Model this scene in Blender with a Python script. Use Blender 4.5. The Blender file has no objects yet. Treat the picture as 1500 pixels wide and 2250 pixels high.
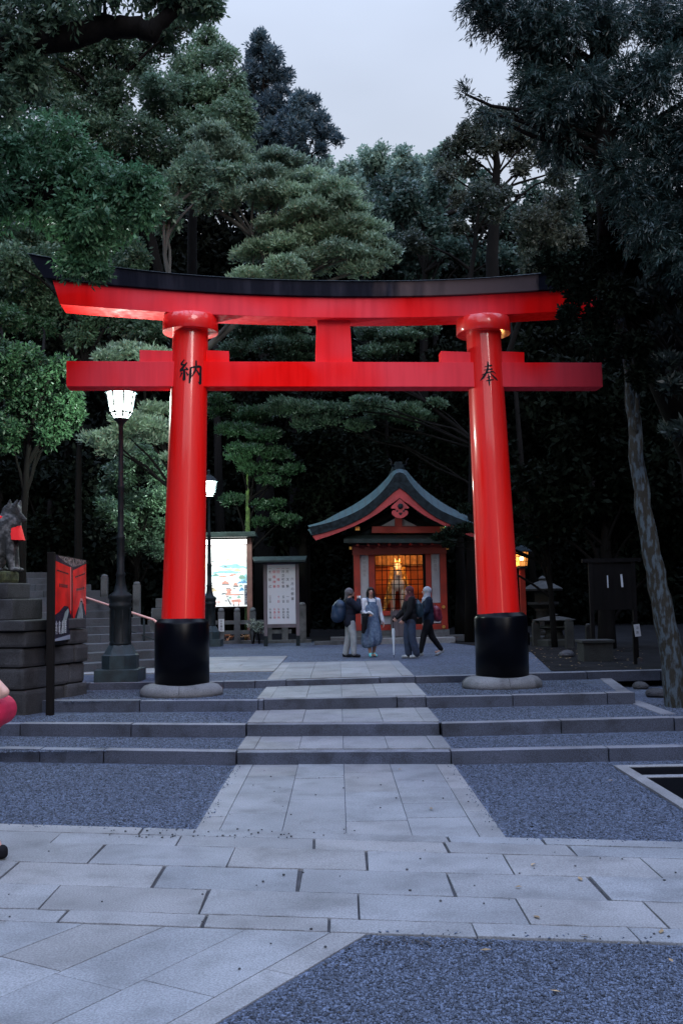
import bpy, bmesh, math, random
import numpy as np
from mathutils import Vector, Matrix
R = math.radians
random.seed(7)
C = bpy.context.scene.collection
scene = bpy.context.scene

# ------------------------------------------------------------------ camera
FOC, CX, CY, HC = 2187.0, 750.0, 1125.0, 1.87          # in pixels of the 1500 x 2250 photograph
rho, pit, yaw = R(1.0), math.atan(194.8/2187), R(.32)
h_ = np.array([math.cos(yaw), -math.sin(yaw), 0.]); f_ = np.array([math.sin(yaw), math.cos(yaw), 0.])
fw = f_*math.cos(pit) + np.array([0, 0, 1.])*math.sin(pit); vv = np.cross(h_, fw)
cr = h_*math.cos(rho) - vv*math.sin(rho); cu = h_*math.sin(rho) + vv*math.cos(rho)
cam = bpy.data.cameras.new('camera'); camo = bpy.data.objects.new('camera', cam); C.objects.link(camo)
camo.matrix_world = Matrix(((cr[0], cu[0], -fw[0], 0), (cr[1], cu[1], -fw[1], 0), (cr[2], cu[2], -fw[2], HC), (0, 0, 0, 1)))
cam.sensor_fit = 'VERTICAL'; cam.sensor_height = 36.0; cam.lens = 36.0*FOC/2250
cam.clip_start = .05; cam.clip_end = 3000
scene.camera = camo

def ray(x, y): return cr*(x-CX) + cu*(CY-y) + fw*FOC
def A(x, y, Y):                                         # point seen at a pixel, at world depth Y
    d = ray(x, y); p = d*(Y/d[1]); return Vector((p[0], p[1], p[2]+HC))
def U(x, y, z):                                         # point seen at a pixel, on the level z
    d = ray(x, y); p = d*((z-HC)/d[2]); return Vector((p[0], p[1], z))

# ------------------------------------------------------------------ sky and light
world = bpy.data.worlds.new('World'); scene.world = world; world.use_nodes = True
nt = world.node_tree; nt.nodes.clear()
def N(t, **k):
    n = nt.nodes.new(t)
    for a, b in k.items(): setattr(n, a, b)
    return n
L = nt.links.new
SUN_EL, SUN_AZ = R(25), R(24)                           # low, behind the camera and to its right (dusk)
out = N('ShaderNodeOutputWorld'); add = N('ShaderNodeAddShader')
sky = N('ShaderNodeTexSky', sky_type='NISHITA'); sky.sun_disc = False
sky.sun_elevation = R(3); sky.sun_rotation = math.pi - SUN_AZ; sky.altitude = 50
b1 = N('ShaderNodeBackground'); b1.inputs['Strength'].default_value = .05
L(sky.outputs[0], b1.inputs[0])
tc = N('ShaderNodeTexCoord'); sep = N('ShaderNodeSeparateXYZ'); L(tc.outputs['Generated'], sep.inputs[0])
ramp = N('ShaderNodeValToRGB'); L(sep.outputs['Z'], ramp.inputs[0])
e = ramp.color_ramp.elements
e[0].position = 0.0; e[0].color = (.50, .53, .64, 1)
e[1].position = 1.0; e[1].color = (.44, .585, .95, 1)
m = e.new(.25); m.color = (.60, .625, .70, 1)
m = e.new(.55); m.color = (.56, .64, .82, 1)
nz = N('ShaderNodeTexNoise'); nz.inputs['Scale'].default_value = 2.2; nz.inputs['Detail'].default_value = 4
mp = N('ShaderNodeMapping'); mp.inputs['Scale'].default_value = (1, 1, 2.5)
L(tc.outputs['Generated'], mp.inputs[0]); L(mp.outputs[0], nz.inputs['Vector'])
mr = N('ShaderNodeMapRange'); mr.inputs['From Min'].default_value = .3; mr.inputs['From Max'].default_value = .7
mr.inputs['To Min'].default_value = .9; mr.inputs['To Max'].default_value = 1.1
L(nz.outputs[0], mr.inputs['Value'])
# the western half of the overcast sky (behind the camera) is the brighter one
mr2 = N('ShaderNodeMapRange'); L(sep.outputs['Y'], mr2.inputs['Value'])
mr2.inputs['From Min'].default_value = -1.0; mr2.inputs['From Max'].default_value = .3
mr2.inputs['To Min'].default_value = 2.0; mr2.inputs['To Max'].default_value = 1.0
mu = N('ShaderNodeMath', operation='MULTIPLY'); L(mr.outputs[0], mu.inputs[0]); L(mr2.outputs[0], mu.inputs[1])
# the overcast is brightest overhead
mr3 = N('ShaderNodeMapRange', interpolation_type='SMOOTHSTEP'); L(sep.outputs['Z'], mr3.inputs['Value'])
mr3.inputs['From Min'].default_value = .50; mr3.inputs['From Max'].default_value = .85; mr3.inputs['To Min'].default_value = 1.0; mr3.inputs['To Max'].default_value = 3.2
mu3 = N('ShaderNodeMath', operation='MULTIPLY'); L(mu.outputs[0], mu3.inputs[0]); L(mr3.outputs[0], mu3.inputs[1])
b2 = N('ShaderNodeBackground'); L(ramp.outputs[0], b2.inputs[0]); L(mu3.outputs[0], b2.inputs['Strength'])
L(b1.outputs[0], add.inputs[0]); L(b2.outputs[0], add.inputs[1]); L(add.outputs[0], out.inputs[0])
sun = bpy.data.lights.new('sun', 'SUN'); sun.energy = 1.15; sun.angle = R(25); sun.color = (1, .93, .9)
suno = bpy.data.objects.new('sun', sun); C.objects.link(suno)
sd = Vector((math.sin(SUN_AZ)*math.cos(SUN_EL), -math.cos(SUN_AZ)*math.cos(SUN_EL), math.sin(SUN_EL)))
suno.rotation_euler = (-sd).to_track_quat('-Z', 'Y').to_euler()
vs = scene.view_settings; vs.view_transform = 'Standard'; vs.look = 'None'; vs.exposure = 0.0; vs.gamma = 1
scene.cycles.use_denoising = True
scene.cycles.max_bounces = 5; scene.cycles.diffuse_bounces = 3; scene.cycles.sample_clamp_indirect = 6

# ------------------------------------------------------------------ materials
def mat(name, col, rough=.7, nscale=0, var=.25, bump=0, bscale=None, metal=0, coat=0, col2=None, spec=.5,
        island=0, emis=None, estr=0, detail=5, coords='Object', stretch=None, lo=.35, hi=.65):
    m = bpy.data.materials.new(name); m.use_nodes = True
    t = m.node_tree; n = t.nodes; b = n['Principled BSDF']; lk = t.links.new
    b.inputs['Base Color'].default_value = (*col, 1); b.inputs['Roughness'].default_value = rough
    b.inputs['Metallic'].default_value = metal; b.inputs['Coat Weight'].default_value = coat
    b.inputs['Coat Roughness'].default_value = .08
    if max(col) < .035 and not coat and not col2: spec = min(spec, .12)
    b.inputs['Specular IOR Level'].default_value = spec
    if emis: b.inputs['Emission Color'].default_value = (*emis, 1); b.inputs['Emission Strength'].default_value = estr
    co = None
    if nscale or bump:
        tcn = n.new('ShaderNodeTexCoord'); co = tcn.outputs[coords]
        if stretch:
            mpn = n.new('ShaderNodeMapping'); mpn.inputs['Scale'].default_value = stretch; lk(co, mpn.inputs[0]); co = mpn.outputs[0]
    cur = None
    if nscale:
        nn = n.new('ShaderNodeTexNoise'); nn.inputs['Scale'].default_value = nscale; nn.inputs['Detail'].default_value = detail
        lk(co, nn.inputs['Vector'])
        r = n.new('ShaderNodeValToRGB'); lk(nn.outputs[0], r.inputs[0])
        r.color_ramp.elements[0].position = lo; r.color_ramp.elements[1].position = hi
        c2 = col2 or tuple(min(1, c*(1+var)) for c in col); c1 = col if col2 else tuple(c*(1-var) for c in col)
        r.color_ramp.elements[0].color = (*c1, 1); r.color_ramp.elements[1].color = (*c2, 1)
        cur = r.outputs[0]
        lk(cur, b.inputs['Base Color'])
    if island:
        g = n.new('ShaderNodeNewGeometry'); mr = n.new('ShaderNodeMapRange'); lk(g.outputs['Random Per Island'], mr.inputs['Value'])
        mr.inputs['To Min'].default_value = 1-island; mr.inputs['To Max'].default_value = 1+island
        mx = n.new('ShaderNodeVectorMath'); mx.operation = 'SCALE'
        if cur: lk(cur, mx.inputs[0])
        else: mx.inputs[0].default_value = col
        lk(mr.outputs[0], mx.inputs['Scale']); lk(mx.outputs[0], b.inputs['Base Color'])
    if bump:
        bn = n.new('ShaderNodeTexNoise'); bn.inputs['Scale'].default_value = bscale or nscale*4; bn.inputs['Detail'].default_value = 6
        lk(co, bn.inputs['Vector']); bp = n.new('ShaderNodeBump'); bp.inputs['Strength'].default_value = bump
        bp.inputs['Distance'].default_value = .02; lk(bn.outputs[0], bp.inputs['Height']); lk(bp.outputs[0], b.inputs['Normal'])
    return m

def gravel(name, col, cell, depth):
    m = bpy.data.materials.new(name); m.use_nodes = True
    t = m.node_tree; n = t.nodes; b = n['Principled BSDF']; lk = t.links.new
    tcn = n.new('ShaderNodeTexCoord')
    v = n.new('ShaderNodeTexVoronoi'); v.inputs['Scale'].default_value = cell; lk(tcn.outputs['Object'], v.inputs['Vector'])
    sp = n.new('ShaderNodeSeparateColor'); lk(v.outputs['Color'], sp.inputs[0])
    r = n.new('ShaderNodeValToRGB'); lk(sp.outputs[0], r.inputs[0])
    c = lambda k: (col[0]*k, col[1]*k, col[2]*k, 1)
    r.color_ramp.elements[0].color = c(.35); r.color_ramp.elements[1].color = c(2.1); q = r.color_ramp.elements.new(.6); q.color = c(1.0)
    big = n.new('ShaderNodeTexNoise'); big.inputs['Scale'].default_value = .9; big.inputs['Detail'].default_value = 6; lk(tcn.outputs['Object'], big.inputs['Vector'])
    mr = n.new('ShaderNodeMapRange'); lk(big.outputs[0], mr.inputs['Value']); mr.inputs['From Min'].default_value = .3; mr.inputs['From Max'].default_value = .7
    mr.inputs['To Min'].default_value = .8; mr.inputs['To Max'].default_value = 1.2
    mx = n.new('ShaderNodeVectorMath'); mx.operation = 'SCALE'; lk(r.outputs[0], mx.inputs[0]); lk(mr.outputs[0], mx.inputs['Scale'])
    lk(mx.outputs[0], b.inputs['Base Color'])
    b.inputs['Roughness'].default_value = .85
    v2 = n.new('ShaderNodeTexVoronoi'); v2.inputs['Scale'].default_value = cell; lk(tcn.outputs['Object'], v2.inputs['Vector'])
    ma = n.new('ShaderNodeMath'); ma.operation = 'MULTIPLY_ADD'; lk(v2.outputs['Distance'], ma.inputs[0]); ma.inputs[1].default_value = -1.0; lk(sp.outputs[1], ma.inputs[2])
    bp = n.new('ShaderNodeBump'); bp.inputs['Strength'].default_value = 1; bp.inputs['Distance'].default_value = depth
    lk(ma.outputs[0], bp.inputs['Height']); lk(bp.outputs[0], b.inputs['Normal'])
    return m

def stone_mat(name, col, var=.15, stain=.55, speck=.25, island=.12, bump=.35):
    """granite: fine speckle, broad stains with a shape of their own, tone per slab"""
    m = bpy.data.materials.new(name); m.use_nodes = True
    t = m.node_tree; n = t.nodes; b = n['Principled BSDF']; lk = t.links.new
    tcn = n.new('ShaderNodeTexCoord'); co = tcn.outputs['Object']
    def noise(s, d, mn, mxv, f0=.35, f1=.65):
        q = n.new('ShaderNodeTexNoise'); q.inputs['Scale'].default_value = s; q.inputs['Detail'].default_value = d; lk(co, q.inputs['Vector'])
        r = n.new('ShaderNodeMapRange'); lk(q.outputs[0], r.inputs['Value']); r.inputs['From Min'].default_value = f0; r.inputs['From Max'].default_value = f1
        r.inputs['To Min'].default_value = mn; r.inputs['To Max'].default_value = mxv; return r.outputs[0], q.outputs[0]
    a, _ = noise(1.3, 6, 1-var, 1+var); s, sraw = noise(90, 3, 1-speck, 1+speck); w, _ = noise(3.1, 8, stain, 1.0, .28, .5)
    g = n.new('ShaderNodeNewGeometry'); ri = n.new('ShaderNodeMapRange'); lk(g.outputs['Random Per Island'], ri.inputs['Value'])
    ri.inputs['To Min'].default_value = 1-island; ri.inputs['To Max'].default_value = 1+island
    cur = None
    for o in (a, s, w, ri.outputs[0]):
        if cur is None: cur = o; continue
        q = n.new('ShaderNodeMath'); q.operation = 'MULTIPLY'; lk(cur, q.inputs[0]); lk(o, q.inputs[1]); cur = q.outputs[0]
    # hue shift per slab
    mixc = n.new('ShaderNodeMix'); mixc.data_type = 'RGBA'; hs = n.new('ShaderNodeMath'); hs.operation = 'FRACT'
    h0 = n.new('ShaderNodeMath'); h0.operation = 'MULTIPLY'; lk(g.outputs['Random Per Island'], h0.inputs[0]); h0.inputs[1].default_value = 17.3
    lk(h0.outputs[0], hs.inputs[0]); lk(hs.outputs[0], mixc.inputs[0])
    mixc.inputs[6].default_value = (col[0]*1.03, col[1], col[2]*.97, 1); mixc.inputs[7].default_value = (col[0]*.97, col[1]*1.0, col[2]*1.03, 1)
    mx = n.new('ShaderNodeVectorMath'); mx.operation = 'SCALE'; lk(mixc.outputs[2], mx.inputs[0]); lk(cur, mx.inputs['Scale'])
    lk(mx.outputs[0], b.inputs['Base Color']); b.inputs['Roughness'].default_value = .75
    bp = n.new('ShaderNodeBump'); bp.inputs['Strength'].default_value = bump; bp.inputs['Distance'].default_value = .01
    lk(sraw, bp.inputs['Height']); lk(bp.outputs[0], b.inputs['Normal'])
    return m

M = {}
M['gravel'] = gravel('gravel', (.062, .078, .118), 42, .02)
M['gravel_coarse'] = gravel('gravel coarse', (.066, .083, .125), 55, .02)
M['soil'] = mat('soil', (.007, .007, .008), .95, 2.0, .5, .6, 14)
M['slab'] = stone_mat('paving slab', (.192, .194, .203), stain=.72, island=.11)
M['joint'] = mat('joint', (.03, .03, .035), .95, 8, .4)
M['stair_stone'] = stone_mat('stair stone', (.045, .047, .058), stain=.45, speck=.35, island=.15, bump=.6)  # darker copy of the kerb granite, shade of the stairs in its colour
M['kerb'] = stone_mat('kerb granite', (.15, .155, .18), stain=.45, speck=.35, island=.1, bump=.6)
M['old_stone'] = stone_mat('old stone', (.085, .087, .095), var=.3, stain=.25, speck=.3, island=.25, bump=1.0)
M['riser'] = stone_mat('step riser granite, dirtier', (.046, .053, .078), var=.25, stain=.35, speck=.4, island=.12, bump=.8)  # darker than the kerb tops: dirt, plus shade put into the colour
M['gloom_stone'] = stone_mat('gloom-darkened stone', (.019, .020, .019), var=.3, stain=.3, speck=.4, island=.2, bump=1.0)  # darker copy of the old stone, gloom put into its colour
M['plinth_stone'] = stone_mat('plinth stone', (.13, .135, .15), var=.3, stain=.35, speck=.3, island=0, bump=.7)
M['rough_stone'] = stone_mat('rough stone', (.036, .035, .039), var=.4, stain=.25, speck=.5, island=.3, bump=1.0)
M['moss'] = mat('moss', (.03, .035, .012), .95, 14, .6, 1, 60)
M['statue'] = mat('statue stone', (.022, .024, .027), .9, 9, .6, .9, 40, col2=(.17, .17, .18), lo=.46, hi=.72, detail=9)
M['black'] = mat('black lacquer', (.0015, .002, .004), .3, spec=.3)
M['iron'] = mat('dark iron', (.012, .017, .020), .45, 6, .3, .15, 60)
M['verdigris'] = mat('lamp base', (.016, .032, .040), .6, 5, .4, .3, 40)
M['wood_dark'] = mat('dark wood', (.005, .004, .004), .7, 5, .4, .3, 30, stretch=(1, 1, .1))
M['wood_grey'] = mat('weathered wood', (.10, .08, .09), .75, 6, .3, .3, 30, stretch=(1, 1, .12))
M['copper_dark'] = mat('sheet roof', (.018, .028, .028), .55, 5, .3)
M['white'] = mat('white board', (.5, .51, .55), .6)
M['ink'] = mat('black ink', (.01, .01, .012), .6)
M['ink_red'] = mat('red ink', (.5, .03, .05), .6)
M['rail_pink'] = mat('handrail', (.62, .30, .26), .4)
M['gold'] = mat('gold', (.75, .45, .12), .3, metal=.9)
M['white_plaster'] = mat('plaster', (.36, .37, .41), .85, 3, .12)

def red_paint(name, col, col2, rough, coat):
    m = mat(name, col, rough, .55, col2=col2, coat=coat, detail=2, lo=.42, hi=.58, bump=.03, bscale=2.5)
    t = m.node_tree; n = t.nodes; b = n['Principled BSDF']; tcn = n.new('ShaderNodeTexCoord'); mp_ = n.new('ShaderNodeMapping'); mp_.inputs['Scale'].default_value = (9, 9, .7); t.links.new(tcn.outputs['Object'], mp_.inputs[0])
    q = n.new('ShaderNodeTexNoise'); q.inputs['Scale'].default_value = 1.0; q.inputs['Detail'].default_value = 7; t.links.new(mp_.outputs[0], q.inputs['Vector'])
    r = n.new('ShaderNodeMapRange'); t.links.new(q.outputs[0], r.inputs['Value']); r.inputs['From Min'].default_value = .35; r.inputs['From Max'].default_value = .65; r.inputs['To Min'].default_value = rough-.12; r.inputs['To Max'].default_value = rough+.2; t.links.new(r.outputs[0], b.inputs['Roughness'])
    r2 = n.new('ShaderNodeMapRange'); t.links.new(q.outputs[0], r2.inputs['Value']); r2.inputs['From Min'].default_value = .45; r2.inputs['From Max'].default_value = .72; r2.inputs['To Min'].default_value = 1.0; r2.inputs['To Max'].default_value = .87
    old = b.inputs['Base Color'].links[0].from_socket; v = n.new('ShaderNodeVectorMath'); v.operation = 'SCALE'; t.links.new(old, v.inputs[0]); t.links.new(r2.outputs[0], v.inputs['Scale']); t.links.new(v.outputs[0], b.inputs['Base Color'])
    return m
M['red'] = red_paint('vermilion beam', (.93, .003, .003), (.80, .05, .07), .6, 0); M['red'].node_tree.nodes['Principled BSDF'].inputs['Specular IOR Level'].default_value = .06
M['red_gloss'] = red_paint('vermilion pillar', (.86, .004, .002), (.84, .006, .005), .5, 1.0)
M['shrine_red'] = mat('shrine vermilion', (.28, .014, .004), .55, 3, .2)
M['shrine_pink'] = mat('faded vermilion', (.34, .03, .035), .6, 3, .2)

# ------------------------------------------------------------------ mesh helpers
class MB:
    def __init__(s): s.v = []; s.f = []; s.sm = []
    def add(s, vs, fs, smooth=False):
        o = len(s.v); s.v += [tuple(p) for p in vs]; s.f += [tuple(i+o for i in f) for f in fs]; s.sm += [smooth]*len(fs)
    def box(s, c, d, rz=0, rx=0, ry=0, taper=1.0):
        M_ = Matrix.Translation(c) @ Matrix.Rotation(rz, 4, 'Z') @ Matrix.Rotation(ry, 4, 'Y') @ Matrix.Rotation(rx, 4, 'X')
        x, y, z = d[0]/2, d[1]/2, d[2]/2; t = taper
        P = [(-x, -y, -z), (x, -y, -z), (x, y, -z), (-x, y, -z), (-x*t, -y*t, z), (x*t, -y*t, z), (x*t, y*t, z), (-x*t, y*t, z)]
        s.add([M_ @ Vector(p) for p in P], [(0, 3, 2, 1), (4, 5, 6, 7), (0, 1, 5, 4), (1, 2, 6, 5), (2, 3, 7, 6), (3, 0, 4, 7)])
    def bb(s, x0, x1, y0, y1, z0, z1): s.box(((x0+x1)/2, (y0+y1)/2, (z0+z1)/2), (abs(x1-x0), abs(y1-y0), abs(z1-z0)))
    def tube(s, pts, rad, n=10, cap=True, smooth=True):
        pts = [Vector(p) for p in pts]
        if not hasattr(rad, '__len__'): rad = [rad]*len(pts)
        vs = []; up = None
        for i, p in enumerate(pts):
            t = (pts[min(i+1, len(pts)-1)] - pts[max(i-1, 0)]).normalized()
            if up is None: up = t.orthogonal().normalized()
            up = (up - t*up.dot(t)).normalized(); b = t.cross(up)
            for k in range(n):
                a = 2*math.pi*k/n; vs.append(p + (up*math.cos(a) + b*math.sin(a))*rad[i])
        fs = [(i*n+k, i*n+(k+1) % n, (i+1)*n+(k+1) % n, (i+1)*n+k) for i in range(len(pts)-1) for k in range(n)]
        s.add(vs, fs, smooth)
        if cap:
            o = len(s.v)-len(vs); s.f.append(tuple(o+k for k in range(n))[::-1]); s.sm.append(False)
            s.f.append(tuple(o+(len(pts)-1)*n+k for k in range(n))); s.sm.append(False)
    def lathe(s, prof, n=24, c=(0, 0, 0), smooth=True, sides=None, rot=0, sy=1):
        n = sides or n; vs = []
        for r, z in prof:
            for k in range(n):
                a = 2*math.pi*k/n + rot; vs.append((c[0]+r*math.cos(a), c[1]+r*math.sin(a)*sy, c[2]+z))
        fs = [(i*n+k, i*n+(k+1) % n, (i+1)*n+(k+1) % n, (i+1)*n+k) for i in range(len(prof)-1) for k in range(n)]
        fs.append(tuple(range(n))[::-1]); fs.append(tuple((len(prof)-1)*n+k for k in range(n)))
        s.add(vs, fs, smooth); s.sm[-1] = False; s.sm[-2] = False
    def prism(s, poly, y0, y1):            # polygon in x,z extruded along y
        n = len(poly); vs = [(x, y0, z) for x, z in poly] + [(x, y1, z) for x, z in poly]
        fs = [tuple(range(n)), tuple(range(n, 2*n))[::-1]] + [(i, i+n, (i+1) % n+n, (i+1) % n) for i in range(n)]
        s.add(vs, fs)
    def slab(s, poly, z0, z1, round_=0):   # polygon in x,y extruded along z
        n = len(poly); vs = [(p[0], p[1], z0) for p in poly] + [(p[0], p[1], z1) for p in poly]
        fs = [tuple(range(n))[::-1], tuple(range(n, 2*n))] + [(i, (i+1) % n, (i+1) % n+n, i+n) for i in range(n)]
        s.add(vs, fs)
    def build(s, name, m, parent=None, bevel=0, recalc=True):
        me = bpy.data.meshes.new(name); me.from_pydata(s.v, [], s.f); me.polygons.foreach_set('use_smooth', s.sm)
        if recalc or bevel:
            bm = bmesh.new(); bm.from_mesh(me)
            bmesh.ops.recalc_face_normals(bm, faces=bm.faces)
            if bevel:
                ed = [e_ for e_ in bm.edges if len(e_.link_faces) == 2 and e_.calc_face_angle(0) > .7]
                bmesh.ops.bevel(bm, geom=ed, offset=bevel, segments=2, profile=.6, affect='EDGES', clamp_overlap=True)
            bm.to_mesh(me); bm.free()
        me.materials.append(m if not isinstance(m, str) else M[m])
        o = bpy.data.objects.new(name, me); C.objects.link(o)
        if parent: o.parent = parent
        return o

def tag(o, label=None, cat=None, group=None, kind=None):
    if label: o['label'] = label
    if cat: o['category'] = cat
    if group: o['group'] = group
    if kind: o['kind'] = kind
    return o
def thing(name, loc, label, cat, rz=0, group=None):
    o = bpy.data.objects.new(name, None); C.objects.link(o); o.location = loc; o.rotation_euler = (0, 0, rz)
    o.empty_display_size = .1
    return tag(o, label, cat, group)
def copy_tree(o, parent=None):
    c = o.copy(); C.objects.link(c)
    if parent: c.parent = parent
    for ch in [q for q in bpy.data.objects if q.parent == o]: copy_tree(ch, c)
    return c
def sheet(poly, z, name, m, kind='structure', parent=None):
    me = bpy.data.meshes.new(name); me.from_pydata([(p[0], p[1], z) for p in poly], [], [tuple(range(len(poly)))])
    me.materials.append(M[m]); o = bpy.data.objects.new(name, me); C.objects.link(o)
    if me.polygons[0].normal.z < 0: me.flip_normals()
    if kind: o['kind'] = kind
    return o

def glyphs(txt, size, name='glyph', ext=.0, offs=.0):
    """writing as mesh geometry in the xz plane, origin at lower left; returns list of verts (x,z) and faces"""
    cu_ = bpy.data.curves.new(name, 'FONT'); cu_.body = txt; cu_.size = size; cu_.offset = offs; cu_.resolution_u = 2
    cu_.align_x = 'CENTER'; cu_.align_y = 'CENTER'
    ob = bpy.data.objects.new(name, cu_); C.objects.link(ob)
    dg = bpy.context.evaluated_depsgraph_get(); me = bpy.data.meshes.new_from_object(ob.evaluated_get(dg))
    bpy.data.objects.remove(ob); bpy.data.curves.remove(cu_)
    vs = [(v.co.x, v.co.y) for v in me.vertices]; fs = [tuple(p.vertices) for p in me.polygons]
    bpy.data.meshes.remove(me); return vs, fs
def write(mb, txt, size, x, z, place, offs=0):
    """place(x, z) -> world vector"""
    vs, fs = glyphs(txt, size, offs=offs); mb.add([place(x+a, z+b) for a, b in vs], fs)

# ------------------------------------------------------------------ ground, steps, paving
Z1, Z2, Z3, Z4 = .155, .31, .465, .575
def ext(pl, lo, hi):
    a, b = pl[0], pl[1]; c, d = pl[-2], pl[-1]; pl = list(pl)
    if lo is not None: t = (a-b).normalized(); pl.insert(0, a + t*((lo-a.x)/t.x))
    if hi is not None: t = (d-c).normalized(); pl.append(d + t*((hi-d.x)/t.x))
    return pl
E1 = ext([U(x, y, Z1) for x, y in [(0, 1645), (520, 1652), (990, 1650), (1500, 1640)]], -9, 9)
E2 = ext([U(x, y, Z2) for x, y in [(0, 1590), (540, 1592), (965, 1590), (1480, 1577)]], -9, 9)
E3 = ext([U(x, y, Z3) for x, y in [(118, 1540), (567, 1538), (935, 1531), (1395, 1522)]], -5.2, None)
E4 = ext([U(x, y, Z4) for x, y in [(185, 1500), (560, 1496), (912, 1486), (1450, 1473)]], -8, 9)
sheet([(-400, -60), (400, -60), (400, 900), (-400, 900)], 0, 'ground', 'gravel')
KW = .2
def off(pl, d): return [Vector((p.x, p.y+d, p.z)) for p in pl]
def terrace(pl, z, yback, xr=None):
    q = off(pl, KW*.8); poly = [(p.x, p.y) for p in q]
    r = xr if xr is not None else q[-1].x
    poly += [(r, yback), (q[0].x, yback)]
    return sheet(poly, z-.012, 'gravel_terrace', 'gravel')
terrace(E1, Z1, 18); terrace(E2, Z2, 19)
tr = U(1335, 1488, Z3)
q3 = off(E3, KW*.8); sheet([(p.x, p.y) for p in q3[:-1]] + [(q3[-1].x-.12, q3[-1].y), (tr.x-.1, 18), (q3[0].x, 18)], Z3-.012, 'gravel_terrace', 'gravel')
q4 = off(E4, KW*.8)
sheet([(-60, q4[0].y)] + [(p.x, p.y) for p in q4] + [(60, q4[-1].y), (60, 120), (-60, 120)], Z4-.012, 'gravel_terrace', 'gravel')
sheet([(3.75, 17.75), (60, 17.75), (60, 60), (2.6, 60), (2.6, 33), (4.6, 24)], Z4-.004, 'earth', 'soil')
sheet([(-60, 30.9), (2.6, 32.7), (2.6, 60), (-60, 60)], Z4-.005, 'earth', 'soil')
def kerbs(pl, z, hgt, jx, w=KW, name='stone_step'):
    mb = MB(); pl = list(pl)
    xs = sorted(set([p.x for p in pl] + jx)); xs = [x for x in xs if pl[0].x <= x <= pl[-1].x]
    def yat(x):
        for a, b in zip(pl, pl[1:]):
            if a.x <= x <= b.x+1e-6: return a.y + (b.y-a.y)*(x-a.x)/(b.x-a.x)
    for a, b in zip(xs, xs[1:]):
        if b-a < .04: continue
        g = .006; dz = random.uniform(-.008, .006); dy = random.uniform(-.012, .012)
        n = max(2, int((b-a)/.12)); P = []
        for i in range(n+1):
            x = a+g+(b-a-2*g)*i/n; P.append((x, yat(x)+dy+random.uniform(-.004, .004)))
        poly = P + [(b-g, yat(b)+w+dy), (a+g, yat(a)+w+dy)]
        mb.slab(poly, z-hgt-.05, z+dz)
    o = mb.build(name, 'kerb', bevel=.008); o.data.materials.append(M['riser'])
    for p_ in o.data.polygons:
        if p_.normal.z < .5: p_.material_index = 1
    return tag(o, kind='structure')
J = lambda pts, z: [U(x, y, z).x for x, y in pts]
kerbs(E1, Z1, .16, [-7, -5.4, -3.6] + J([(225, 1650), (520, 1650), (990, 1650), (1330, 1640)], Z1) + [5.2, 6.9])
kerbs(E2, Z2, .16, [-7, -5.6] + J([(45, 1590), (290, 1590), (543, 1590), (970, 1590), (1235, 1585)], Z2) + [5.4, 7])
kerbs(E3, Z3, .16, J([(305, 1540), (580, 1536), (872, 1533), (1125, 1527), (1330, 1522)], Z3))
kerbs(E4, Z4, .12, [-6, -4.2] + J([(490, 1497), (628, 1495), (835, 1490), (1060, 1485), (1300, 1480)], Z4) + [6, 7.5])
# return edge of the third step on its right-hand end
a = E3[-1]; mb = MB(); mb.slab([(a.x, a.y+KW+.01), (tr.x+.02, 17.35), (tr.x-.18, 17.35), (a.x-.2, a.y+KW+.01)], Z2, Z3-.003); tag(mb.build('stone_step', 'kerb', bevel=.01), kind='structure')
a = U(1495, 1572, Z2); b = U(1390, 1540, Z2); mb = MB(); mb.slab([(a.x, a.y+KW), (b.x+.1, b.y), (b.x-.1, b.y), (a.x-.2, a.y+KW)], Z1, Z2+.004); tag(mb.build('stone_step', 'kerb', bevel=.01), kind='structure')

XL, XR = -1.2, 1.28
cols = [XL, XL+.2, XL+.72, XL+1.24, XL+1.76, XR-.2, XR]
def path(yf, yb, z, joints, name='stone_path', jy=None):
    """yf/yb functions of x; joints list of row boundaries per column"""
    mb = MB(); rnd = random.Random(3+z)
    for c in range(6):
        x0, x1 = cols[c]+.0025, cols[c+1]-.0025
        ys = joints[c] if joints else []
        y0 = yf((x0+x1)/2); ye = yb((x0+x1)/2)
        bs = [y0] + [y for y in ys if y0+.2 < y < ye-.2] + [ye]
        for i, (p, q) in enumerate(zip(bs, bs[1:])):
            dz = rnd.uniform(-.003, .003)
            lo0 = yf(x0) if i == 0 else p+.004; lo1 = yf(x1) if i == 0 else p+.004
            hi0 = yb(x0) if i == len(bs)-2 else q-.004; hi1 = yb(x1) if i == len(bs)-2 else q-.004
            mb.slab([(x0, lo0), (x1, lo1), (x1, hi1), (x0, hi0)], z-.03, z+.012+dz)
    o = mb.build(name, 'slab', bevel=.004); return tag(o, kind='structure')
def yline(pl, d=0):
    def g(x):
        for a, b in zip(pl, pl[1:]):
            if a.x <= x <= b.x: return a.y + (b.y-a.y)*(x-a.x)/(b.x-a.x) + d
    return g
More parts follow.
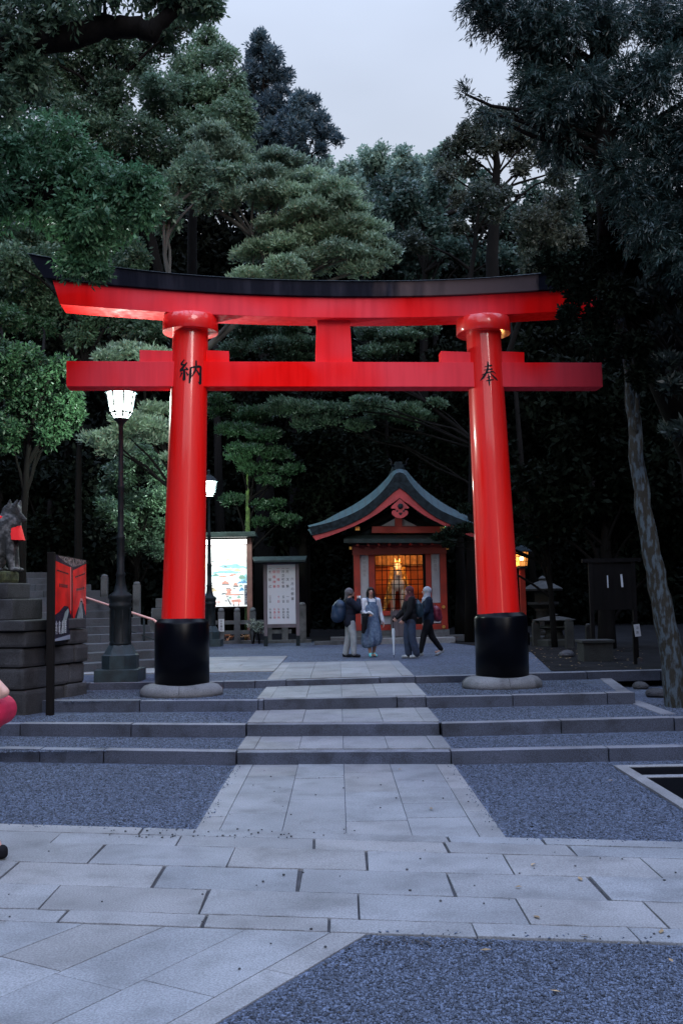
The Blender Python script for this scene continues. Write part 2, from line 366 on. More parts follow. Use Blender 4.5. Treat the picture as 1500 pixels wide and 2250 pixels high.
# cross pavement rows (levels on z=0)
rows = [((0, 1815), (1500, 1856)), ((0, 1831), (1500, 1870)), ((0, 1855), (1500, 1893)), ((0, 1899), (1500, 1938)), ((0, 1948), (1500, 1992)), ((0, 2003), (1500, 2050)), ((0, 2030), (1500, 2082))]
RW = [(U(*a, 0), U(*b, 0)) for a, b in rows]
def rowy(k, x): a, b = RW[k]; return a.y + (b.y-a.y)*(x-a.x)/(b.x-a.x)
fr = lambda x: rowy(0, x)+.012
path(fr, yline(E1, .0), 0, [[8.9, 10.4], [9.0, 9.9, 10.9], [8.75, 9.6, 10.7], [8.6, 9.9, 11.0], [8.7, 9.3, 10.5], [8.9, 10.0]])
path(yline(E1, KW+.008), yline(E2, .0), Z1-.006, None)
path(yline(E2, KW+.008), yline(E3, .0), Z2-.006, None)
path(yline(E3, KW+.008), yline(E4, .0), Z3-.006, [[15.4], [15.7], [15.3], [15.9], [15.4], [15.8]])
path(yline(E4, KW+.008), lambda x: 21.4, Z4-.006, [[18.4, 20], [18.0, 19.4], [18.6, 20.1], [17.9, 19.5], [18.5, 20.3], [18.8]])
rowj = [[(320, 1822), (980, 1840), (1190, 1850)], [(125, 1845), (395, 1850), (690, 1865), (985, 1875), (1262, 1880)], [(215, 1880), (505, 1892), (805, 1900), (1118, 1908), (1430, 1915)],
        [(20, 1920), (350, 1932), (657, 1940), (990, 1950), (1318, 1962)], [(115, 1975), (447, 1992), (788, 2005), (1148, 2010), (1440, 2020)], [(138, 2019), (447, 2036), (724, 2047), (1047, 2062), (1400, 2070)]]
mb = MB(); rnd = random.Random(11)
for k, js in enumerate(rowj):
    xs = [U(x, y, 0).x for x, y in js]; sp = 1.5
    x = xs[0]
    while x > -16: x -= sp*rnd.uniform(.75, 1.25); xs.insert(0, x)
    x = xs[-1]
    while x < 16: x += sp*rnd.uniform(.75, 1.25); xs.append(x)
    for a, b in zip(xs, xs[1:]):
        g = rnd.choice((.003, .005, .008, .012)); s0 = rnd.uniform(-.01, .01)
        P = []; n = max(2, int((b-a)/.09)); w = lambda s: rnd.uniform(-.0075, .0075)*s
        y0 = lambda x: rowy(k+1, x)+.006; y1 = lambda x: rowy(k, x)-.006
        # long axis runs obliquely; row k spans from boundary k (far) to k+1 (near)
        P = [(a+g+(b-a-2*g)*i/n, y0(a+(b-a)*i/n)+w(1)) for i in range(n+1)] + [(b-g-(b-a-2*g)*i/n+s0, y1(b-(b-a)*i/n)+w(1)) for i in range(n+1)]
        mb.slab(P, -.03, .022+rnd.uniform(-.003, .003))
tag(mb.build('pavement', 'slab', bevel=.005), kind='structure')
sheet([(-16, rowy(0, -16)), (16, rowy(0, 16)), (16, rowy(6, 16)), (-16, rowy(6, -16))], .006, 'pavement_bed', 'joint')
# oblique paved path at the lower left
d0, d1 = U(800, 2063, 0), U(490, 2250, 0); dd = (d1-d0).normalized(); nn = Vector((dd.y, -dd.x, 0))
if nn.x > 0: nn = -nn
mb = MB(); cuts = [0, .19, .64, 1.09, 1.54, 1.99, 2.44, 2.9, 3.4, 3.9]
def clip_y(p, d):   # distance along d from p to the pavement's near edge
    # solve rowy(6,x)=y
    a, b = RW[6]; sl = (b.y-a.y)/(b.x-a.x)
    return ((a.y + sl*(p.x-a.x)) - p.y)/(d.y - sl*d.x)
for c in range(len(cuts)-1):
    base0, base1 = d0+nn*(cuts[c]+.003), d0+nn*(cuts[c+1]-.003)
    t0, t1 = clip_y(base0, dd)+.012, clip_y(base1, dd)+.012; t = max(t0, t1) + rnd.uniform(.3, 1.0); p0, p1 = t0, t1
    while True:
        mb.slab([(base0+dd*p0)[:2], (base1+dd*p1)[:2], (base1+dd*(t-.003))[:2], (base0+dd*(t-.003))[:2]], -.03, .02+rnd.uniform(-.001, .001))
        if t > 9: break
        p0 = p1 = t+.003; t += rnd.uniform(.9, 1.5)
tag(mb.build('side_path', 'slab', bevel=.003), kind='structure')
# coarse gravel lying in the lower right foreground
sheet([(d0.x-.0, rowy(6, d0.x)-.01), (16, rowy(6, 16)-.01), (16, -6), ((d0+dd*9.2).x, -6), ((d0+dd*9.2).x, (d0+dd*9.2).y)], .012, 'gravel_bed', 'gravel_coarse')
# plaza paving left of the path on the upper level
mb = MB(); P = [U(*q, Z4) for q in [(205, 1470), (600, 1467), (648, 1436), (325, 1436)]]
pp = [Vector((-4.9, 19.0, 0)), Vector((XL-.02, 18.9, 0)), Vector((XL-.02, 24.2, 0)), Vector((-5.6, 24.2, 0))]
y = 18.9; 
while y < 23.4:
    x = XL-.01; ny = y+rnd.uniform(.6, .8)
    while x > -5.2:
        nx = x-rnd.uniform(.8, 1.4); mb.bb(max(nx, -5.6)+.004, x-.004, y+.004, ny-.004, Z4-.04, Z4+.006+rnd.uniform(-.002, .002)); x = nx
    y = ny
tag(mb.build('plaza_paving', 'slab', bevel=.003), kind='structure')

# loose pebbles and fallen leaves spilled on paving
mb = MB(); rnd = random.Random(5)
for (x0, x1, y0, y1, n) in [(240, 640, 1822, 1842, 60), (0, 1500, 1860, 2060, 34), (450, 1100, 1690, 1840, 30), (820, 1100, 2068, 2080, 40), (500, 800, 2070, 2240, 14)]:
    for i in range(n):
        p = U(rnd.uniform(x0, x1), rnd.uniform(y0, y1), .022); r = rnd.uniform(.005, .012)
        mb.lathe([(r*.6, 0), (r, r*.4), (r*.5, r*.8)], sides=5, c=(p.x, p.y, .024), rot=rnd.random()*3, smooth=False)
tag(mb.build('pebbles', 'rough_stone'), 'scattered dark pebbles and grit on the pale paving', 'pebbles', kind='stuff')
mb = MB()
for i in range(122):
    x, y = (rnd.uniform(1150, 1420), rnd.uniform(1425, 1470)) if i < 110 else (rnd.uniform(850, 1500), rnd.uniform(1560, 2250))
    zz = Z4 if i < 110 else (Z1 if y < 1640 else .025); p = U(x, y, zz); a = rnd.random()*6; s = rnd.uniform(.02, .04)
    v = [Vector((math.cos(a+k*math.pi/2)*(s if k % 2 == 0 else s*.45), math.sin(a+k*math.pi/2)*(s if k % 2 == 0 else s*.45), rnd.uniform(0, .012))) + Vector((p.x, p.y, zz+.002)) for k in range(4)]
    mb.add(v, [(0, 1, 2, 3)])
tag(mb.build('fallen_leaves', mat('dry leaf', (.3, .2, .1), .8, island=.4), recalc=False), 'fallen dry leaves scattered over the gravel', 'leaves', kind='stuff')

def stones(name, quads, n, smin, smax, z, m, label):
    g = np.random.default_rng(len(name)+n); P = []
    tot = [abs((q[1][0]-q[0][0])*(q[3][1]-q[0][1]))+1e-6 for q in quads]
    for q, a_ in zip(quads, tot):
        k = int(n*a_/sum(tot)); u, v = g.random(k)[:, None], g.random(k)[:, None]; q = np.array(q, float)
        P.append((q[0]*(1-u)+q[1]*u)*(1-v)+(q[3]*(1-u)+q[2]*u)*v)
    P = np.concatenate(P); k = len(P); r = smin+(smax-smin)*g.random(k)**2; base = np.array([[1, 0, 0], [0, 1, 0], [-1, 0, 0], [0, -1, 0], [0, 0, 1], [0, 0, -1]], float)
    ang = g.random(k)*6.28; c_, s_ = np.cos(ang), np.sin(ang); V = base[None]*np.stack([r*(.8+.6*g.random(k)), r*(.6+.4*g.random(k)), r*(.45+.4*g.random(k))], 1)[:, None]*(.75+.5*g.random((k, 6, 1)))
    tilt = g.normal(size=k)*.4; Z_ = V[..., 2]+V[..., 0]*tilt[:, None]; X_ = V[..., 0]*c_[:, None]-V[..., 1]*s_[:, None]; Y_ = V[..., 0]*s_[:, None]+V[..., 1]*c_[:, None]
    V = np.stack([X_+P[:, 0:1], Y_+P[:, 1:2], Z_+z+r[:, None]*.2], 2).reshape(-1, 3).astype(np.float32)
    F = np.array([[0, 1, 4], [1, 2, 4], [2, 3, 4], [3, 0, 4], [1, 0, 5], [2, 1, 5], [3, 2, 5], [0, 3, 5]]); F = (F[None]+np.arange(k)[:, None, None]*6).reshape(-1, 3).astype(np.int32)
    me = bpy.data.meshes.new(name); me.vertices.add(len(V)); me.vertices.foreach_set('co', V.ravel()); me.loops.add(F.size); me.loops.foreach_set('vertex_index', F.ravel()); me.polygons.add(len(F))
    me.polygons.foreach_set('loop_start', np.arange(0, F.size, 3, dtype=np.int32)); me.polygons.foreach_set('loop_total', np.full(len(F), 3, dtype=np.int32)); me.update(calc_edges=True)
    me.materials.append(m); o = bpy.data.objects.new(name, me); C.objects.link(o); return tag(o, label, 'gravel', kind='stuff')
M['stone_bits'] = mat('gravel stones', (.062, .078, .115), .85, island=.75)
gy = lambda x: rowy(6, x)-.03
stones('gravel', [[(d0.x+.03, gy(d0.x)), (4, gy(4)), (4, 4.2), ((d0+dd*1.75).x+.03, 4.2)]], 34000, .006, .013, .012, M['stone_bits'], 'coarse grey gravel in the lower right foreground')
stones('gravel', [[(-6, rowy(0, -6)+.04), (XL-.03, rowy(0, XL)+.04), (XL-.03, 11.6), (-6, 12.5)], [(XR+.03, rowy(0, XR)+.04), (5.2, rowy(0, 5.2)+.04), (5.2, 11.4), (XR+.03, 11.4)]], 62000, .007, .016, 0, M['stone_bits'], 'grey gravel on both sides of the central stone path')
stones('gravel', [[(-4.6, 12.05), (XL-.03, 11.95), (XL-.03, 12.85), (-4.6, 13.5)], [(XR+.03, 11.75), (5, 11.75), (5, 12.7), (XR+.03, 12.6)]], 17000, .007, .014, Z1-.012, M['stone_bits'], 'grey gravel on the lowest step tread')
stones('gravel', [[(-4.6, 13.7), (XL-.03, 13.2), (XL-.03, 14.5), (-4.6, 14.5)], [(XR+.03, 13.0), (5, 13.05), (5, 14.55), (XR+.03, 14.5)]], 18000, .007, .014, Z2-.012, M['stone_bits'], 'grey gravel on the middle step tread')
stones('gravel', [[(-4.1, 14.8), (XL-.03, 14.8), (XL-.03, 16.55), (-4.1, 16.7)], [(XR+.03, 14.8), (4.0, 14.8), (4.0, 17.2), (XR+.03, 16.8)]], 16000, .008, .015, Z3-.012, M['stone_bits'], 'grey gravel round the gate footings')

yy = lambda k, x: rowy(k, x)
stones('spilled_gravel', [[(XL, 8.5), (XL+.09, 8.5), (XL+.09, 11.6), (XL, 11.6)], [(XR-.09, 8.1), (XR, 8.1), (XR, 11.4), (XR-.09, 11.4)], [(-5, yy(0, -5)-.10), (XL, yy(0, XL)-.10), (XL, yy(0, XL)), (-5, yy(0, -5))], [(XR, yy(0, XR)-.10), (5, yy(0, 5)-.10), (5, yy(0, 5)), (XR, yy(0, XR))], [(.2, yy(6, .2)), (3.5, yy(6, 3.5)), (3.5, yy(6, 3.5)+.08), (.2, yy(6, .2)+.08)]], 420, .005, .010, .023, M['stone_bits'], 'loose gravel grains spilled over the edges of the paving')

# ------------------------------------------------------------------ drain with dark panels, right
t = thing('drain_cover', U(1420, 1710, 0), 'concrete framed drain cover with two dark panels set in the gravel', 'drain cover')
def loc(v, t): return Vector(v) - Vector(t.location)
ga, gb = U(1347, 1687, 0), U(1500, 1784, 0); gd = (gb-ga).normalized(); 
gx = U(1500, 1686, 0)-ga; gx.z = 0; gx = (gx - gd*gx.dot(gd)).normalized()
def gp(u, v): p = ga + gx*u + gd*v; return loc((p.x, p.y, 0), t)
def strip(mb, u0, u1, v0, v1, z0, z1): mb.slab([gp(u0, v0), gp(u1, v0), gp(u1, v1), gp(u0, v1)], z0, z1)
mb = MB(); strip(mb, 0, .13, 0, 3.2, .0, .03); strip(mb, .13, 1.5, 0, .11, .0, .029); strip(mb, .13, .9, .62, .74, .0, .029); strip(mb, .9, 1.03, .11, 3.2, .0, .03)
mb.build('frame', 'slab', t, bevel=.005)
for v0, v1 in ((.11, .62), (.74, 2.2)):
    mb = MB(); strip(mb, .135, .895, v0+.005, v1-.005, .0, .018)
    for i in range(int((v1-v0)/.05)): strip(mb, .14, .89, v0+.02+i*.05, v0+.04+i*.05, .018, .022)
    mb.build('panel', 'black', t)

# ------------------------------------------------------------------ the gate
TC = Vector((.08, 15.8, 0)); TA = math.atan2(.4, 5.02)
t = thing('torii_gate', (TC.x, TC.y, Z3), 'large vermilion wooden torii gate with black footings straddling the steps', 'torii gate', rz=TA)
zz = lambda z: z - Z3
BRUSH = {'奉': ([[(735,605,20),(740,690,46),(738,760,42),(700,920,44),(640,1020,48),(560,1130,52),(445,1240,8)], [(605,785,10),(740,765,30),(880,735,40)], [(595,895,12),(700,880,28),(885,858,42)], [(515,1055,14),(640,1010,30),(780,965,28),(900,948,34),(1005,1005,12)], [(785,985,12),(880,1080,34),(980,1170,50),(1070,1240,10)], [(665,1148,10),(750,1130,24),(815,1108,28)], [(635,1258,12),(750,1235,28),(905,1212,30)], [(732,1035,20),(750,1150,40),(755,1300,42),(745,1420,12)]], 750, 1010, .00049),
    '納': ([[(20,0,3),(6,19,6),(21,24,4)], [(33,13,3),(14,36,7),(3,48,7),(20,46,4),(36,43,3)], [(28,34,2),(37,48,6)], [(20,47,6),(21,70,7),(20,90,8),(13,84,1)], [(10,58,6),(1,80,2)], [(29,56,2),(39,72,6)], [(50,34,5),(49,70,7),(46,108,4)], [(48,37,3),(72,32,6),(98,29,7),(99,50,7),(99,90,8),(97,106,7),(86,97,1)], [(75,2,4),(75,34,6),(68,56,5),(55,78,2)], [(74,42,3),(84,54,5),(93,68,6)]], 50, 55, .0035)}
def resample_w(pl, n=18):
    out_ = []
    for k in range(n+1):
        u = k/n*(len(pl)-1); i_ = min(int(u), len(pl)-2); t_ = u-i_
        p0, p1, p2, p3 = [np.array(pl[min(max(i_+d_, 0), len(pl)-1)], float) for d_ in (-1, 0, 1, 2)]
        out_.append(tuple(.5*(2*p1+(p2-p0)*t_+(2*p0-5*p1+4*p2-p3)*t_**2+(3*p1-p0-3*p2+p3)*t_**3)))
    return out_
PIL = [(-2.52, -2.36, '納'), (2.52, 2.39, '奉')]
for xb, xt, ch in PIL:
    mb = MB(); rnd = random.Random(xb)
    prof = [(.63, -.02), (.64, .04), (.63, .09), (.57, .15), (.48, .18), (.38, .185)]
    mb.lathe(prof, 48, (xb, 0, 0), sy=.8)
    pl = mb.build('plinth', 'plinth_stone', t)
    for a in (-math.pi/2, math.pi/2, 0, math.pi):
        cut = MB(); cut.tube([(xb+math.cos(a)*r*1.003, math.sin(a)*r*.8*1.003, z) for r, z in prof[1:]], .004, 5); cut.build('joint', 'joint', pl)
    def cx(z): return xb + (xt-xb)*(z-.6)/(6.2-.6)
    def rr(z): return .338 - .058*((z-1.6)/(6.2-1.6))**.9 if z > 1.6 else .338
    mb = MB(); zs = [1.5+4.9*i/40 for i in range(41)]; nn_ = 64; vs = []
    for z in zs:
        for k in range(nn_): a = 2*math.pi*k/nn_; vs.append((cx(z)+rr(z)*math.cos(a), rr(z)*math.sin(a), zz(z)))
    mb.add(vs, [(i*nn_+k, i*nn_+(k+1) % nn_, (i+1)*nn_+(k+1) % nn_, (i+1)*nn_+k) for i in range(40) for k in range(nn_)], True)
    p = mb.build('pillar', 'red_gloss', t)
    # the carved and inked character, wrapped on the pillar's face
    mb = MB(); cz = 5.48 if xb < 0 else 5.46; face = -math.pi/2 + (.13 if xb < 0 else -.06)
    strokes, ux, uy, un = BRUSH[ch]
    for st_ in strokes:
        P = [(a_, b_, c_*(1.45 if ch == '奉' else 1.75)) for a_, b_, c_ in resample_w(st_)]; lft, rgt = [], []
        for i_, (x_, y_, w_) in enumerate(P):
            a_, b_ = P[max(i_-1, 0)], P[min(i_+1, len(P)-1)]; tx, ty = b_[0]-a_[0], b_[1]-a_[1]; tl_ = math.hypot(tx, ty) or 1
            for lst, sg in ((lft, 1), (rgt, -1)): lst.append(((x_-ux-sg*ty/tl_*w_*.5)*un, -(y_-uy+sg*tx/tl_*w_*.5)*un))
        vs = []
        for pt in lft+rgt:
            z = cz+pt[1]; an = face+pt[0]/.3; q = rr(z)+.004; vs.append((cx(z)+q*math.cos(an), q*math.sin(an), zz(z)))
        n_ = len(P); mb.add(vs, [(k, k+1, n_+k+1, n_+k) for k in range(n_-1)])
    me = bpy.data.meshes.new('inscription'); me.from_pydata(mb.v, [], mb.f); me.materials.append(M['ink'])
    o = bpy.data.objects.new('inscription', me); C.objects.link(o); o.parent = p
    mb = MB(); c = (xb+.01, 0, 0)
    mb.lathe([(.42, zz(.60)), (.42, zz(1.55)), (.405, zz(1.585)), (.352, zz(1.635)), (.342, zz(1.64))], 64, c, smooth=False)
    for q in range(64): pass
    b = mb.build('footing_sleeve', 'black', t)
    for pol in b.data.polygons: pol.use_smooth = abs(pol.normal.z) < .5
    mb = MB(); mb.lathe([(.26, zz(6.17)), (.434, zz(6.17)), (.44, zz(6.176)), (.44, zz(6.412)), (.434, zz(6.418)), (.26, zz(6.418))], 64, (xt, 0, 0), smooth=False)
    b = mb.build('capital', 'red_gloss', t)
    for pol in b.data.polygons: pol.use_smooth = abs(pol.normal.z) < .5
mb = MB(); mb.bb(-4.27, 4.30, -.17, .17, zz(5.27), zz(5.672)); mb.build('tie_beam', 'red', t, bevel=.006)
for x0, x1 in ((-3.15, -2.62), (-2.14, -1.75), (1.66, 2.16), (2.64, 3.03)):
    s = .02 if abs((x0+x1)/2) > 2.4 else 0
    mb = MB(); mb.prism([(x0, zz(5.675)), (x1, zz(5.675)), (x1, zz(5.855)), (x0, zz(5.87))], -.11, .11); mb.build('wedge', 'red', t, bevel=.004)
mb = MB(); mb.prism([(-.37, zz(5.675)), (.22, zz(5.675)), (.19, zz(6.37)), (-.34, zz(6.37))], -.09, .09); mb.build('centre_strut', 'red', t, bevel=.004)
def beam(name, m, f0, f1, L0, L1, hy0, hy1, n=48, bev=.006):
    mb = MB(); vs = []
    for i in range(n+1):
        s = -1+2*i/n; a = s*L0; b_ = s*L1
        vs += [(a, -hy0, zz(f0(a))), (a, hy0, zz(f0(a))), (b_, hy1, zz(f1(b_))), (b_, -hy1, zz(f1(b_)))]
    fs = []
    for i in range(n):
        for k in range(4): fs.append((i*4+k, i*4+(k+1) % 4, (i+1)*4+(k+1) % 4, (i+1)*4+k))
    fs += [(3, 2, 1, 0), (n*4, n*4+1, n*4+2, n*4+3)]; mb.add(vs, fs); return mb.build(name, m, t, bevel=bev)
q = lambda z0, r, L_, p=2: (lambda x: z0 + r*(abs(x)/L_)**p)
beam('lintel', 'red', q(6.37, .19, 4.4), q(6.70, .235, 4.4), 4.36, 4.48, .25, .25)
M['cap'] = mat('black painted cap', (.005, .006, .013), .6, 2.2, col2=(.022, .022, .034), bump=.2, bscale=8, stretch=(3, 1, .35), lo=.45, hi=.75)
_t = M['cap'].node_tree; _n = _t.nodes; _b = _n['Principled BSDF']; _b.inputs['Specular IOR Level'].default_value = .08; _old = _b.inputs['Base Color'].links[0].from_socket
_tc = _n.new('ShaderNodeTexCoord'); _sp = _n.new('ShaderNodeSeparateXYZ'); _t.links.new(_tc.outputs['Object'], _sp.inputs[0])
_nz = _n.new('ShaderNodeTexNoise'); _nz.inputs['Scale'].default_value = 1.6; _nz.inputs['Detail'].default_value = 8; _mp = _n.new('ShaderNodeMapping'); _mp.inputs['Scale'].default_value = (3, 1, .5); _t.links.new(_tc.outputs['Object'], _mp.inputs[0]); _t.links.new(_mp.outputs[0], _nz.inputs['Vector'])
_m1 = _n.new('ShaderNodeMath'); _m1.operation = 'MULTIPLY_ADD'; _t.links.new(_nz.outputs[0], _m1.inputs[0]); _m1.inputs[1].default_value = 2.6; _t.links.new(_sp.outputs['X'], _m1.inputs[2])
_r = _n.new('ShaderNodeValToRGB'); _mr = _n.new('ShaderNodeMapRange'); _t.links.new(_m1.outputs[0], _mr.inputs['Value']); _mr.inputs['From Min'].default_value = 0; _mr.inputs['From Max'].default_value = 6; _t.links.new(_mr.outputs[0], _r.inputs[0])
_e = _r.color_ramp.elements; _e[0].position = .28; _e[0].color = (0, 0, 0, 1); _e[1].position = .52; _e[1].color = (1, 1, 1, 1); _q = _e.new(.76); _q.color = (.9, .9, .9, 1); _q = _e.new(.80); _q.color = (0, 0, 0, 1)
_mx = _n.new('ShaderNodeMix'); _mx.data_type = 'RGBA'; _t.links.new(_r.outputs[0], _mx.inputs[0]); _t.links.new(_old, _mx.inputs[6]); _mx.inputs[7].default_value = (.12, .085, .085, 1); _t.links.new(_mx.outputs[2], _b.inputs['Base Color'])
cap = beam('lintel_cap', 'cap', q(6.702, .235, 4.4), q(6.935, .39, 4.85, 2.3), 4.60, 4.82, .31, .34)
mb = MB(); 
for i in range(1):
    pass
beam('cap_ridge', 'verdigris', q(6.937, .39, 4.85, 2.3), q(6.962, .39, 4.85, 2.3), 4.84, 4.86, .37, .30)

# ------------------------------------------------------------------ street lamps
M['lamp_glass'] = bpy.data.materials.new('lit lamp glass'); M['lamp_glass'].use_nodes = True
_t = M['lamp_glass'].node_tree; _t.nodes.clear(); _o = _t.nodes.new('ShaderNodeOutputMaterial'); _a = _t.nodes.new('ShaderNodeAddShader'); _tr = _t.nodes.new('ShaderNodeBsdfTransparent'); _e = _t.nodes.new('ShaderNodeEmission')
_tr.inputs[0].default_value = (.8, .85, .82, 1); _e.inputs[0].default_value = (.86, 1.0, .93, 1); _e.inputs[1].default_value = 7
_t.links.new(_tr.outputs[0], _a.inputs[0]); _t.links.new(_e.outputs[0], _a.inputs[1]); _t.links.new(_a.outputs[0], _o.inputs[0])
def lamp(loc_, label, energy):
    t = thing('street_lamp', loc_, label, 'street lamp', group='lit lantern street lamps')
    o8 = math.pi/8
    mb = MB(); mb.bb(-.37, .37, -.37, .37, -.03, .2); mb.build('footing', 'verdigris', t, bevel=.012)
    mb = MB(); mb.lathe([(.32, .2), (.32, .43), (.29, .45), (.20, .60), (.17, .62)], sides=8, rot=o8, smooth=False); mb.build('pedestal', 'verdigris', t)
    mb = MB(); mb.lathe([(.19, .6), (.19, .64), (.175, .66), (.175, 1.22), (.20, 1.25), (.20, 1.30), (.185, 1.32), (.185, 1.36), (.215, 1.42), (.2, 1.46), (.12, 1.52), (.085, 1.66), (.075, 1.78), (.085, 1.80), (.085, 1.83), (.066, 1.86), (.066, 2.42), (.074, 2.44), (.074, 2.47), (.055, 2.50), (.05, 3.3), (.062, 3.32), (.062, 3.36), (.045, 3.4), (.04, 4.42), (.05, 4.45), (.09, 4.50), (.13, 4.53), (.13, 4.55)], sides=16)
    for k in range(8):
        a = k*math.pi/4+o8; mb.box((.178*math.cos(a), .178*math.sin(a), .94), (.02, .02, .54), rz=a)
    mb.build('post', 'iron', t)
    mb = MB(); n = 8; r0, r1, r2 = .13, .185, .25; za, zb, zc = 4.57, 4.65, 5.0
    mb.lathe([(r0, za), (r1, zb), (r2, zc)], sides=n, rot=o8, smooth=False); mb.build('lantern_glass', 'lamp_glass', t)
    mb = MB()
    for k in range(n):
        a = k*2*math.pi/n+o8; u = Vector((math.cos(a), math.sin(a), 0))
        mb.tube([u*(r0+.008)+Vector((0, 0, za)), u*(r1+.008)+Vector((0, 0, zb)), u*(r2+.008)+Vector((0, 0, zc))], .017, 6)
        b_ = a+2*math.pi/n; w = Vector((math.cos(b_), math.sin(b_), 0))
        mb.tube([u*(r1+.006)+Vector((0, 0, zb)), w*(r1+.006)+Vector((0, 0, zb))], .017, 6)
    mb.build('lantern_frame', 'iron', t)
    mb = MB(); mb.lathe([(.29, 5.0), (.30, 5.02), (.27, 5.05), (.16, 5.16), (.05, 5.22), (.04, 5.30), (.055, 5.33), (.02, 5.38)], sides=n, rot=o8, smooth=False); mb.build('lantern_cap', 'iron', t)
    li = bpy.data.lights.new('lamp_light', 'POINT'); li.energy = energy; li.color = (.86, 1.0, .93); li.shadow_soft_size = .07
    lo = bpy.data.objects.new('lamp_light', li); C.objects.link(lo); lo.location = (0, 0, 4.8); lo.parent = t
    return t
LP1 = A(265, 1490, 17.3); LP2 = A(461, 1418, 30.4)
lamp((LP1.x, 17.3, Z4), 'nearer lit lantern street lamp, its lantern just under the gate beam at the left', 950)
lamp((LP2.x, 30.4, Z4), 'farther lit street lamp in front of the illuminated map board', 950)

# ------------------------------------------------------------------ side stairs, handrail, stone posts on the left
SO = Vector((-4.75, 19.6, Z4)); AD = Vector((-.62, .785, 0)); ND = Vector((.785, .62, 0))
mb = MB(); NS = 13
for i in range(NS):
    o = SO + AD*(.52*i); z1 = Z4+.165*(i+1)
    for j0, j1 in ((-3.4, -2.1), (-2.1, -.6), (-.6, .85), (.85, 2.3)):
        P = [o+ND*(j0+.003), o+ND*(j1-.003), o+ND*(j1-.003)+AD*.6, o+ND*(j0+.003)+AD*.6]
        mb.slab([(p.x, p.y) for p in P], z1-.3, z1+random.uniform(-.004, .004))
tag(mb.build('stone_stairs', 'stair_stone', bevel=.008), kind='structure')
mb = MB(); o = SO+AD*(.52*NS); P = [o+ND*(-3.4), o+ND*2.3, o+ND*2.3+AD*12, o-ND*3.4+AD*12]; mb.slab([(p.x, p.y) for p in P], Z4, Z4+.165*NS); tag(mb.build('upper_terrace', 'soil'), kind='structure')
t = thing('handrail', (-4.1, 22.4, Z4), 'sloping salmon pink handrail beside the stone stairs', 'handrail')
ra, rb = A(345, 1371, 21.5), A(48, 1267, 26.5)
ra = A(338, 1362, 21.6)
def lp(p, t): return Vector(p)-Vector(t.location)
mb = MB(); e0 = ra + (ra-rb).normalized()*.05; mb.tube([lp(e0+Vector((.05, -.05, -.12)), t), lp(e0+Vector((.03, -.03, -.03)), t), lp(ra, t), lp(rb, t), lp(rb+(rb-ra)*.5, t)], .027, 10); mb.build('rail', 'rail_pink', t)
for s in (.06, .5, .98):
    p = ra.lerp(rb, s); mb = MB(); mb.tube([lp(p, t), lp((p.x, p.y, p.z-1.0), t)], .022, 8); mb.build('post', 'iron', t)
mb = MB(); dz = Vector((0, 0, -.42)); mb.tube([lp(ra+dz, t), lp(rb+dz, t)], .012, 6); mb.build('lower_rail', 'iron', t)
def stone_post(px, ptop, pbot, wpx, Y, label, m='old_stone', group=None):
    a = A(px, pbot, Y); b = A(px, ptop, Y); w = wpx*Y/FOC; h = b.z-a.z
    t = thing('stone_post', (a.x, Y, a.z), label, 'stone post', group=group)
    mb = MB(); mb.bb(-w/2, w/2, -w/2, w/2, -.4, h-w*.45); mb.build('shaft', m, t, bevel=.015)
    mb = MB(); mb.lathe([(w*.49, h-w*.447), (w*.50, h-w*.3), (w*.44, h-w*.12), (w*.26, h-w*.02), (.01, h)], 16); mb.build('rounded_top', m, t)
    return t
stone_post(301, 1278, 1365, 15, 24.5, 'pale stone post with rounded top behind the near street lamp, beside the handrail')
stone_post(230, 1262, 1350, 14, 25.5, 'dim stone post standing on the stairs between poster panel and near street lamp')
t = thing('stone_lantern', A(352, 1400, 26), 'low stepped stone lantern partly hidden behind the left gate pillar', 'stone lantern')
mb = MB(); mb.bb(-.28, .28, -.25, .25, -.5, .45); mb.build('base', 'old_stone', t, bevel=.02)
mb = MB(); mb.bb(-.2, .2, -.18, .18, .452, .75); mb.build('middle_block', 'old_stone', t, bevel=.02)
mb = MB(); mb.bb(-.1, .1, -.1, .1, .752, 1.0); mb.build('cap', 'old_stone', t, bevel=.02)

# ------------------------------------------------------------------ fox on its stepped pedestal, left edge
WY = 15.2
PC = A(52, 1560, 14.6); wall = thing('stone_pedestal', (PC.x, 14.6, Z2), 'stepped mossy stone pedestal carrying the fox statue at the left edge', 'pedestal', rz=-R(19.6))
def wz(y, x=50): return A(x, y, WY).z
rnd = random.Random(2); mb = MB(); zr = [-.3, .34, .66, .95, wz(1385)-Z2]
for r_ in range(4):
    y = 0
    while y < 1.6:
        ny = min(1.62, y+rnd.uniform(.35, .7)); ny = 1.62 if 1.62-ny < .2 else ny
        mb.bb(-.5, rnd.uniform(-.05, .03), y+.006, ny-.006, zr[r_]+.006, zr[r_+1]-.006); y = ny
    x = -.505
    while x > -3.2: nx = x-rnd.uniform(.4, .75); mb.bb(nx+.008, x-.008, rnd.uniform(-.04, .02), .5, zr[r_]+.008, zr[r_+1]-.008); x = nx
mb.bb(-3.2, -.1, .2, 1.55, -.3, zr[4]-.01)
mb.build('rubble_base', 'rough_stone', wall, bevel=.05)
def tier(name, zt, zb, lx, y0, y1, m='old_stone'):
    mb = MB(); xs = [-3.1, -2.2, -1.35, lx-.45, lx]; r2 = random.Random(zt)
    for a_, b_ in zip(xs, xs[1:]): mb.bb(a_+.004, b_-.004, y0+r2.uniform(-.006, .006), y1, zb-Z2+.003, zt-Z2)
    mb.build(name, m, wall, bevel=.02)
tier('coping', wz(1362), wz(1385), .05, -.06, 1.5, 'rough_stone')
tier('lower_tier', wz(1316), wz(1362), -.30, .12, .85, 'rough_stone')
